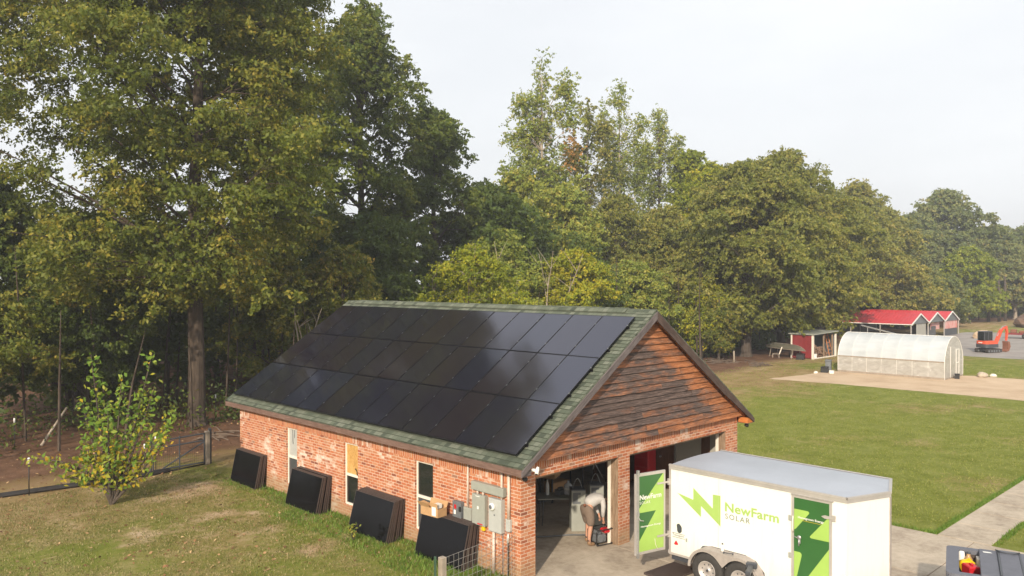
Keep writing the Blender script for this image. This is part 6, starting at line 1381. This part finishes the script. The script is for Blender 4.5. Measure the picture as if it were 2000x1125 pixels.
# the wood behind: one mass
def woods():
    rs = np.random.RandomState(90); Ps = []; Ts = []; Outs = []; Sz = []
    b = MB(); r = random.Random(4)
    for k in range(120):
        x = -16+r.random()**.8*225; y = interp(x, EDGE)+ r.uniform(12, 34) if x < 40 else interp(x, EDGE)+r.uniform(9, 34)
        H = r.uniform(8.5, 12.0) if x < 14 else (r.uniform(10, 14.5) if x < 100 else r.uniform(10, 15)); Rr = r.uniform(2.6, 4.4)
        C, P, out, ct, st, cs = crown_points(rs, 34, 1.0, H-.6, lambda u: Rr*max(.15, (1-u**2.2))**.5, 1.5, 150, shell=2.6, sprays=10)
        P = P+np.array([x, y, 0]); Ps.append(P); Outs.append(out); Ts.append(np.clip(.35*ct+.3*st+.35*rs.rand(len(P))-.05+.25*(r.random()-.4), 0, 1)); Sz.append(np.full(len(P), .34 if x < 60 else .5))
        b.tube([(x, y, 0), (x+r.uniform(-.4,.4), y, H*.8)], [.2, .06], 6)
    P = np.concatenate(Ps); n = len(P); out = np.concatenate(Outs); N = unit(rs.normal(size=(n, 3))*.8+np.array([0, 0, .75])+out*.3); T_ = unit(np.cross(N, rs.normal(size=(n, 3))))
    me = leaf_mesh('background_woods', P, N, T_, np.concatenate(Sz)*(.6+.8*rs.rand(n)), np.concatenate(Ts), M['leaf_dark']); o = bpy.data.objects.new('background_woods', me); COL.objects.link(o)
    tag(o, 'mass of dark woodland foliage behind the first row of trees', 'woods', kind='stuff')
    for k in range(260):
        x = -18+r.random()*190; y = interp(x, EDGE)+r.uniform(3, 16); h = r.uniform(4, 9); dx = r.uniform(-.8, .8); b.tube([(x, y, 0), (x+dx*.4, y, h*.5), (x+dx, y+r.uniform(-.3,.3), h)], [r.uniform(.04, .12), .05, .015], 5, cap=False)
    o = b.build('woodland_stems', M['darkbark'], weld=False); tag(o, 'thin dark stems of the wood seen between the front trees', 'woods', kind='stuff')
    # undergrowth along the edge
    Ps, Sz, Tt = [], [], []
    for k in range(240):
        x = -18+r.random()*185; y = interp(x, EDGE)+r.uniform(4.5, 12); s = r.uniform(.5, 1.5); m = 170; P = np.array([x, y, s*.55])+rs.normal(size=(m, 3))*np.array([s, s*.8, s*.42]); P[:, 2] = np.abs(P[:, 2]); Ps.append(P); Sz.append(np.full(m, .15+.0022*max(0, x))); Tt.append(np.clip(rs.rand(m)*.8+r.uniform(-.1,.2), 0, 1))
    P = np.concatenate(Ps); n = len(P); N = unit(rs.normal(size=(n, 3))+np.array([0, 0, .6])); T_ = unit(np.cross(N, rs.normal(size=(n, 3))))
    o = bpy.data.objects.new('undergrowth', leaf_mesh('undergrowth', P, N, T_, np.concatenate(Sz), np.concatenate(Tt), M['leaf_dark'])); COL.objects.link(o); tag(o, 'low dark undergrowth along the foot of the wood', 'undergrowth', kind='stuff')
woods()
# bare grey sapling and pale trunks
def bare_tree(x, y, h, lab, seed, mat='palebark', n=26, spread=.22):
    r = random.Random(seed); b = MB(); t = thing('bare_sapling', lab, 'bare tree', (x, y, 0))
    for s in range(3):
        p = Vector((r.uniform(-.15,.15), r.uniform(-.15,.15), 0)); pts = [p.copy()]; d = Vector((r.uniform(-spread, spread), r.uniform(-spread, spread), 1))
        for k in range(7): d += Vector((r.uniform(-.15,.15), r.uniform(-.15,.15), 0)); p = p+d.normalized()*h/7; pts.append(p.copy())
        b.tube(pts, [.06*(1-k/8) +.008 for k in range(8)], 5)
        for q in range(n//3):
            k = r.randint(2, 6); a = pts[k]; e = a+Vector((r.uniform(-1,1), r.uniform(-1,1), r.uniform(.4,1.2)))*h*.16; b.tube([a, a.lerp(e, .5)+Vector((0,0,.05)), e], [.022,.015,.005], 4, cap=False)
    b.build('stems', M[mat], t, weld=False)
bare_tree(29.6, 26.5, 8.9, 'bare grey sapling with thin forked stems above the middle of the ridge', 3)
bare_tree(27.0, 28.5, 9.6, 'leafless pale sapling left of the bare grey sapling above the ridge', 5)
bare_tree(9.0, 25.0, 5.5, 'thin bare stems in the gap beyond the far roof corner', 7, n=12)
for i, (x, y, h) in enumerate(((138.5, 26.6, 7), (141.2, 26.4, 7.5), (136.0, 27.5, 6.5))):
    b = MB(); b.tube([(0,0,0),(.1,0,h*.5),(0,.1,h)], [.26,.22,.12], 8); o = b.build('tree_trunk', M['bark']); at(o, (x, y, 0)); tag(o, ['pale straight tree trunk behind the excavator arm, middle of three', 'pale straight tree trunk behind the excavator arm, rightmost of three', 'pale straight tree trunk behind the excavator arm, leftmost of three'][i], 'tree trunk')
# young mulberry on the lawn
t = thing('mulberry_sapling', 'young multi-stemmed tree with big bright green and yellow leaves on the near lawn', 'young tree', (-4.31, 13.04, 0))
r = random.Random(12); b = MB(); P, Pg, tips = [], [], []
ca, sa = .7140, -.7001   # picture-right direction on the ground
SH = [(-.60, 3.95, .0, 9), (-.40, 3.2, .3, 8), (.42, 3.35, -.2, 9), (1.20, 3.95, .1, 8), (1.40, 3.1, -.2, 7), (1.95, 2.5, .1, 8), (-.85, 2.8, -.1, 8), (.75, 2.8, .5, 8), (.1, 2.7, -.4, 8), (1.55, 2.1, .5, 8), (1.75, 1.75, -.2, 6), (-.95, 1.2, .0, 6), (-1.9, .95, .1, 6), (-1.3, .75, -.4, 6), (-2.6, 1.15, .1, 5), (.25, 2.2, -.7, 7), (-.3, 1.6, .6, 7), (-1.0, 1.7, .3, 6), (.7, 1.3, .2, 6), (-.5, .9, .5, 5)]
for (h, z, dpt, nn) in SH:
    z *= 1.15
    end = Vector((h*ca+dpt*.7, h*sa+dpt*.7, z)); st_ = Vector((r.uniform(-.04,.04), r.uniform(-.04,.04), 0)); low = z < 1.4
    if low: st_ = Vector((0, 0, .35))
    midp = Vector((end.x*(.5 if not low else .4), end.y*(.5 if not low else .4), z*.42 if not low else z*1.1)); pts = [st_*(1-u)**2+midp*2*u*(1-u)+end*u*u for u in [k/8 for k in range(9)]]
    b.tube(pts, [.04*(1-k/9)+.006 for k in range(9)], 6)
    for k in range(int(nn*16)):
        u = r.uniform(.28 if not low else .35, 1.0); q = st_*(1-u)**2+midp*2*u*(1-u)+end*u*u; w_ = .17*(1.35-u*.75)
        q = q+Vector((r.gauss(0, w_), r.gauss(0, w_), r.gauss(0, .09))); (Pg if (q.z < 1.75 and r.random() < .5) or (h > .7 and r.random() < .28) or r.random() < .07 else P).append(q)
b.build('stems', M['bark'], t, weld=False)
for nm, pts, mt, sc in (('crown', P, 'leaf_bright', .118), ('yellow_leaves', Pg, 'leaf_gold', .10)):
    P_ = np.array([p[:] for p in pts]); n = len(P_); rs3 = np.random.RandomState(len(P_)); N = unit(rs3.normal(size=(n, 3))*.7+np.array([-.35, -.2, .7])); T_ = unit(np.cross(N, rs3.normal(size=(n, 3))))
    B = np.cross(N, T_); s = (sc*(.6+.7*rs3.rand(n)))[:, None]; me = leaf_mesh(nm, P_, N, T_, s[:, 0]*1.25, rs3.rand(n), M[mt])
    o = bpy.data.objects.new(nm, me); COL.objects.link(o); o.parent = t
# small weed in front of a panel stack
def weed(x, y, h, lab, mt='leaf_sweet', n=46, sp=.12):
    r = random.Random(int(x*10)); t = thing('weed', lab, 'weed', (x, y, 0)); b = MB(); q = []
    for k in range(4): e = Vector((r.gauss(0, sp), r.gauss(0, sp), h*r.uniform(.7, 1))); b.tube([(0,0,0), e*.5, e], [.008,.006,.003], 4, cap=False); q += [e*r.uniform(.3, 1)+Vector((r.gauss(0,.04), r.gauss(0,.04), 0)) for _ in range(n//4)]
    b.build('stem', M['bark'], t, weld=False); P_ = np.array([p[:] for p in q]); n = len(P_); rs3 = np.random.RandomState(3); N = unit(rs3.normal(size=(n, 3))+np.array([0, 0, .6])); T_ = unit(np.cross(N, rs3.normal(size=(n, 3))))
    o = bpy.data.objects.new('leaves', leaf_mesh('leaves', P_, N, T_, np.full(n, .08), rs3.rand(n), M[mt])); COL.objects.link(o); o.parent = t
weed(-1.05, 5.05, .5, 'small leafy weed growing in front of the third stack of panels')
weed(54.5, 2.0, .9, 'straggly weeds growing right of the greenhouse', n=120, sp=.6)
# ------------------------------------------------------------------ grass
def grass(name, regions, label, seed, mat, hf):
    rs = np.random.RandomState(seed); V_ = []; 
    for (x0, x1, y0, y1, n, h, w_, test) in regions:
        X = rs.uniform(x0, x1, n); Y = rs.uniform(y0, y1, n); keep = np.array([test(a, c) for a, c in zip(X, Y)]) if test else np.ones(n, bool)
        dens = np.array([noise.noise(Vector((a*.8, c*.8, 0)))+.5*noise.noise(Vector((a*3, c*3, 2))) for a, c in zip(X, Y)]); keep &= dens > rs.uniform(-.75, .35, n)
        X, Y = X[keep], Y[keep]; k = len(X); hh = h*(.5+rs.rand(k)); a = rs.rand(k)*6.28; lean = hh*.6; b_ = rs.rand(k)*6.28
        V = np.stack([np.stack([X-np.cos(a)*w_, Y-np.sin(a)*w_, np.zeros(k)], 1), np.stack([X+np.cos(a)*w_, Y+np.sin(a)*w_, np.zeros(k)], 1), np.stack([X+np.cos(b_)*lean, Y+np.sin(b_)*lean, hh], 1)], 1); V_.append(V.reshape(-1, 3))
    V = np.concatenate(V_); n = len(V)//3; me = bpy.data.meshes.new(name); me.vertices.add(3*n); me.vertices.foreach_set('co', V.astype(np.float32).ravel()); me.loops.add(3*n); me.loops.foreach_set('vertex_index', np.arange(3*n, dtype=np.int32)); me.polygons.add(n)
    me.polygons.foreach_set('loop_start', np.arange(0, 3*n, 3, dtype=np.int32)); me.polygons.foreach_set('loop_total', np.full(n, 3, dtype=np.int32)); me.update(calc_edges=True)
    at_ = me.attributes.new('tint', 'FLOAT', 'FACE'); at_.data.foreach_set('value', rs.rand(n).astype(np.float32)); me.materials.append(M[mat]); o = bpy.data.objects.new(name, me); COL.objects.link(o); tag(o, label, 'grass', kind='stuff')
M['leaf_grass'] = mat_leaf('grass_blade', [(0, (.13,.165,.024)), (.5, (.215,.25,.045)), (.8, (.28,.295,.07)), (1, (.36,.33,.12))], .25)
M['leaf_lush'] = mat_leaf('lush_blade', [(0, (0.066,0.144,0.017)), (.6, (0.132,0.240,0.030)), (1, (0.228,0.300,0.060))], .25)
M['leaf_drygrass'] = mat_leaf('dry_grass_blade', [(0, (.09,.115,.022)), (.4, (.165,.175,.045)), (.7, (.27,.225,.09)), (1, (.42,.33,.18))], .2)
grass('lawn_grass', [(-10, -.05, -2, 15.6, 95000, .04, .010, lambda x, y: x*.7+y*.71 > -8)], 'short half dry grass blades over the near lawn', 13, 'leaf_drygrass', None)
grass('lawn_grass', [(10.3, 32, -5.25, 12, 80000, .035, .016, None), (9.3, 30, -14, -6.65, 30000, .05, .014, lambda x, y: x > 10.3), (32, 60, -8, 20, 25000, .04, .03, lambda x, y: not (38.6 < x < 51 and y < 14.8))], 'short mown green grass blades over the right lawn', 3, 'leaf_grass', None)
grass('tall_grass', [(-.75, -.03, 0.1, 13.4, 3500, .08, .010, None), (-.30, -.02, .1, 13.4, 1400, .13, .010, None), (-1.6, -.4, .2, 3.2, 2200, .10, .010, None), (-1.4, -.6, 3.0, 8.6, 2200, .08, .010, None), (10.22, 10.45, -5.3, 0, 2500, .07, .01, None), (10.3, 22, -5.32, -5.15, 5000, .07, .01, None), (10.3, 22, -6.75, -6.58, 4000, .07, .01, None)], 'longer green grass along the wall foot and paving edges', 4, 'leaf_lush', None)
# fallen leaves on the near lawn and on the litter
rs4 = np.random.RandomState(8); n = 2600; X = rs4.uniform(-13, 12, n); Y = 15.5+rs4.rand(n)**1.2*13; X2 = -8+rs4.rand(700)*8; Y2 = 3+rs4.rand(700)*13
P = np.stack([np.concatenate([X, X2]), np.concatenate([Y, Y2]), np.full(n+700, .025)], 1); m = len(P); N = unit(rs4.normal(size=(m, 3))*.35+np.array([0, 0, 1])); T_ = unit(np.cross(N, rs4.normal(size=(m, 3))))
M['leaf_litter'] = mat_leaf('fallen_leaf', [(0, (.10,.045,.02)), (.5, (.26,.13,.06)), (1, (.48,.33,.17))], .05)
o = bpy.data.objects.new('fallen_leaves', leaf_mesh('fallen_leaves', P, N, T_, .075*(.5+rs4.rand(m)), rs4.rand(m), M['leaf_litter'])); COL.objects.link(o); tag(o, 'dry fallen leaves scattered over the lawn and the wood floor', 'leaves', kind='stuff')
# ------------------------------------------------------------------ haze
HAZE = .0011
b = MB(); b.box(-60, -60, -1.2, 420, 260, 34); hm = bpy.data.materials.new('haze'); hm.use_nodes = True; hm.node_tree.nodes.clear(); ho = hm.node_tree.nodes.new('ShaderNodeOutputMaterial'); pv = hm.node_tree.nodes.new('ShaderNodeVolumePrincipled')
pv.inputs['Color'].default_value = (.93, .95, 1, 1); pv.inputs['Density'].default_value = HAZE; pv.inputs['Anisotropy'].default_value = .3; hm.node_tree.links.new(pv.outputs[0], ho.inputs['Volume'])
o = b.build('haze', hm); o['kind'] = 'stuff'; o['label'] = 'thin pale smoky haze filling the air over the farm'; o['category'] = 'haze'
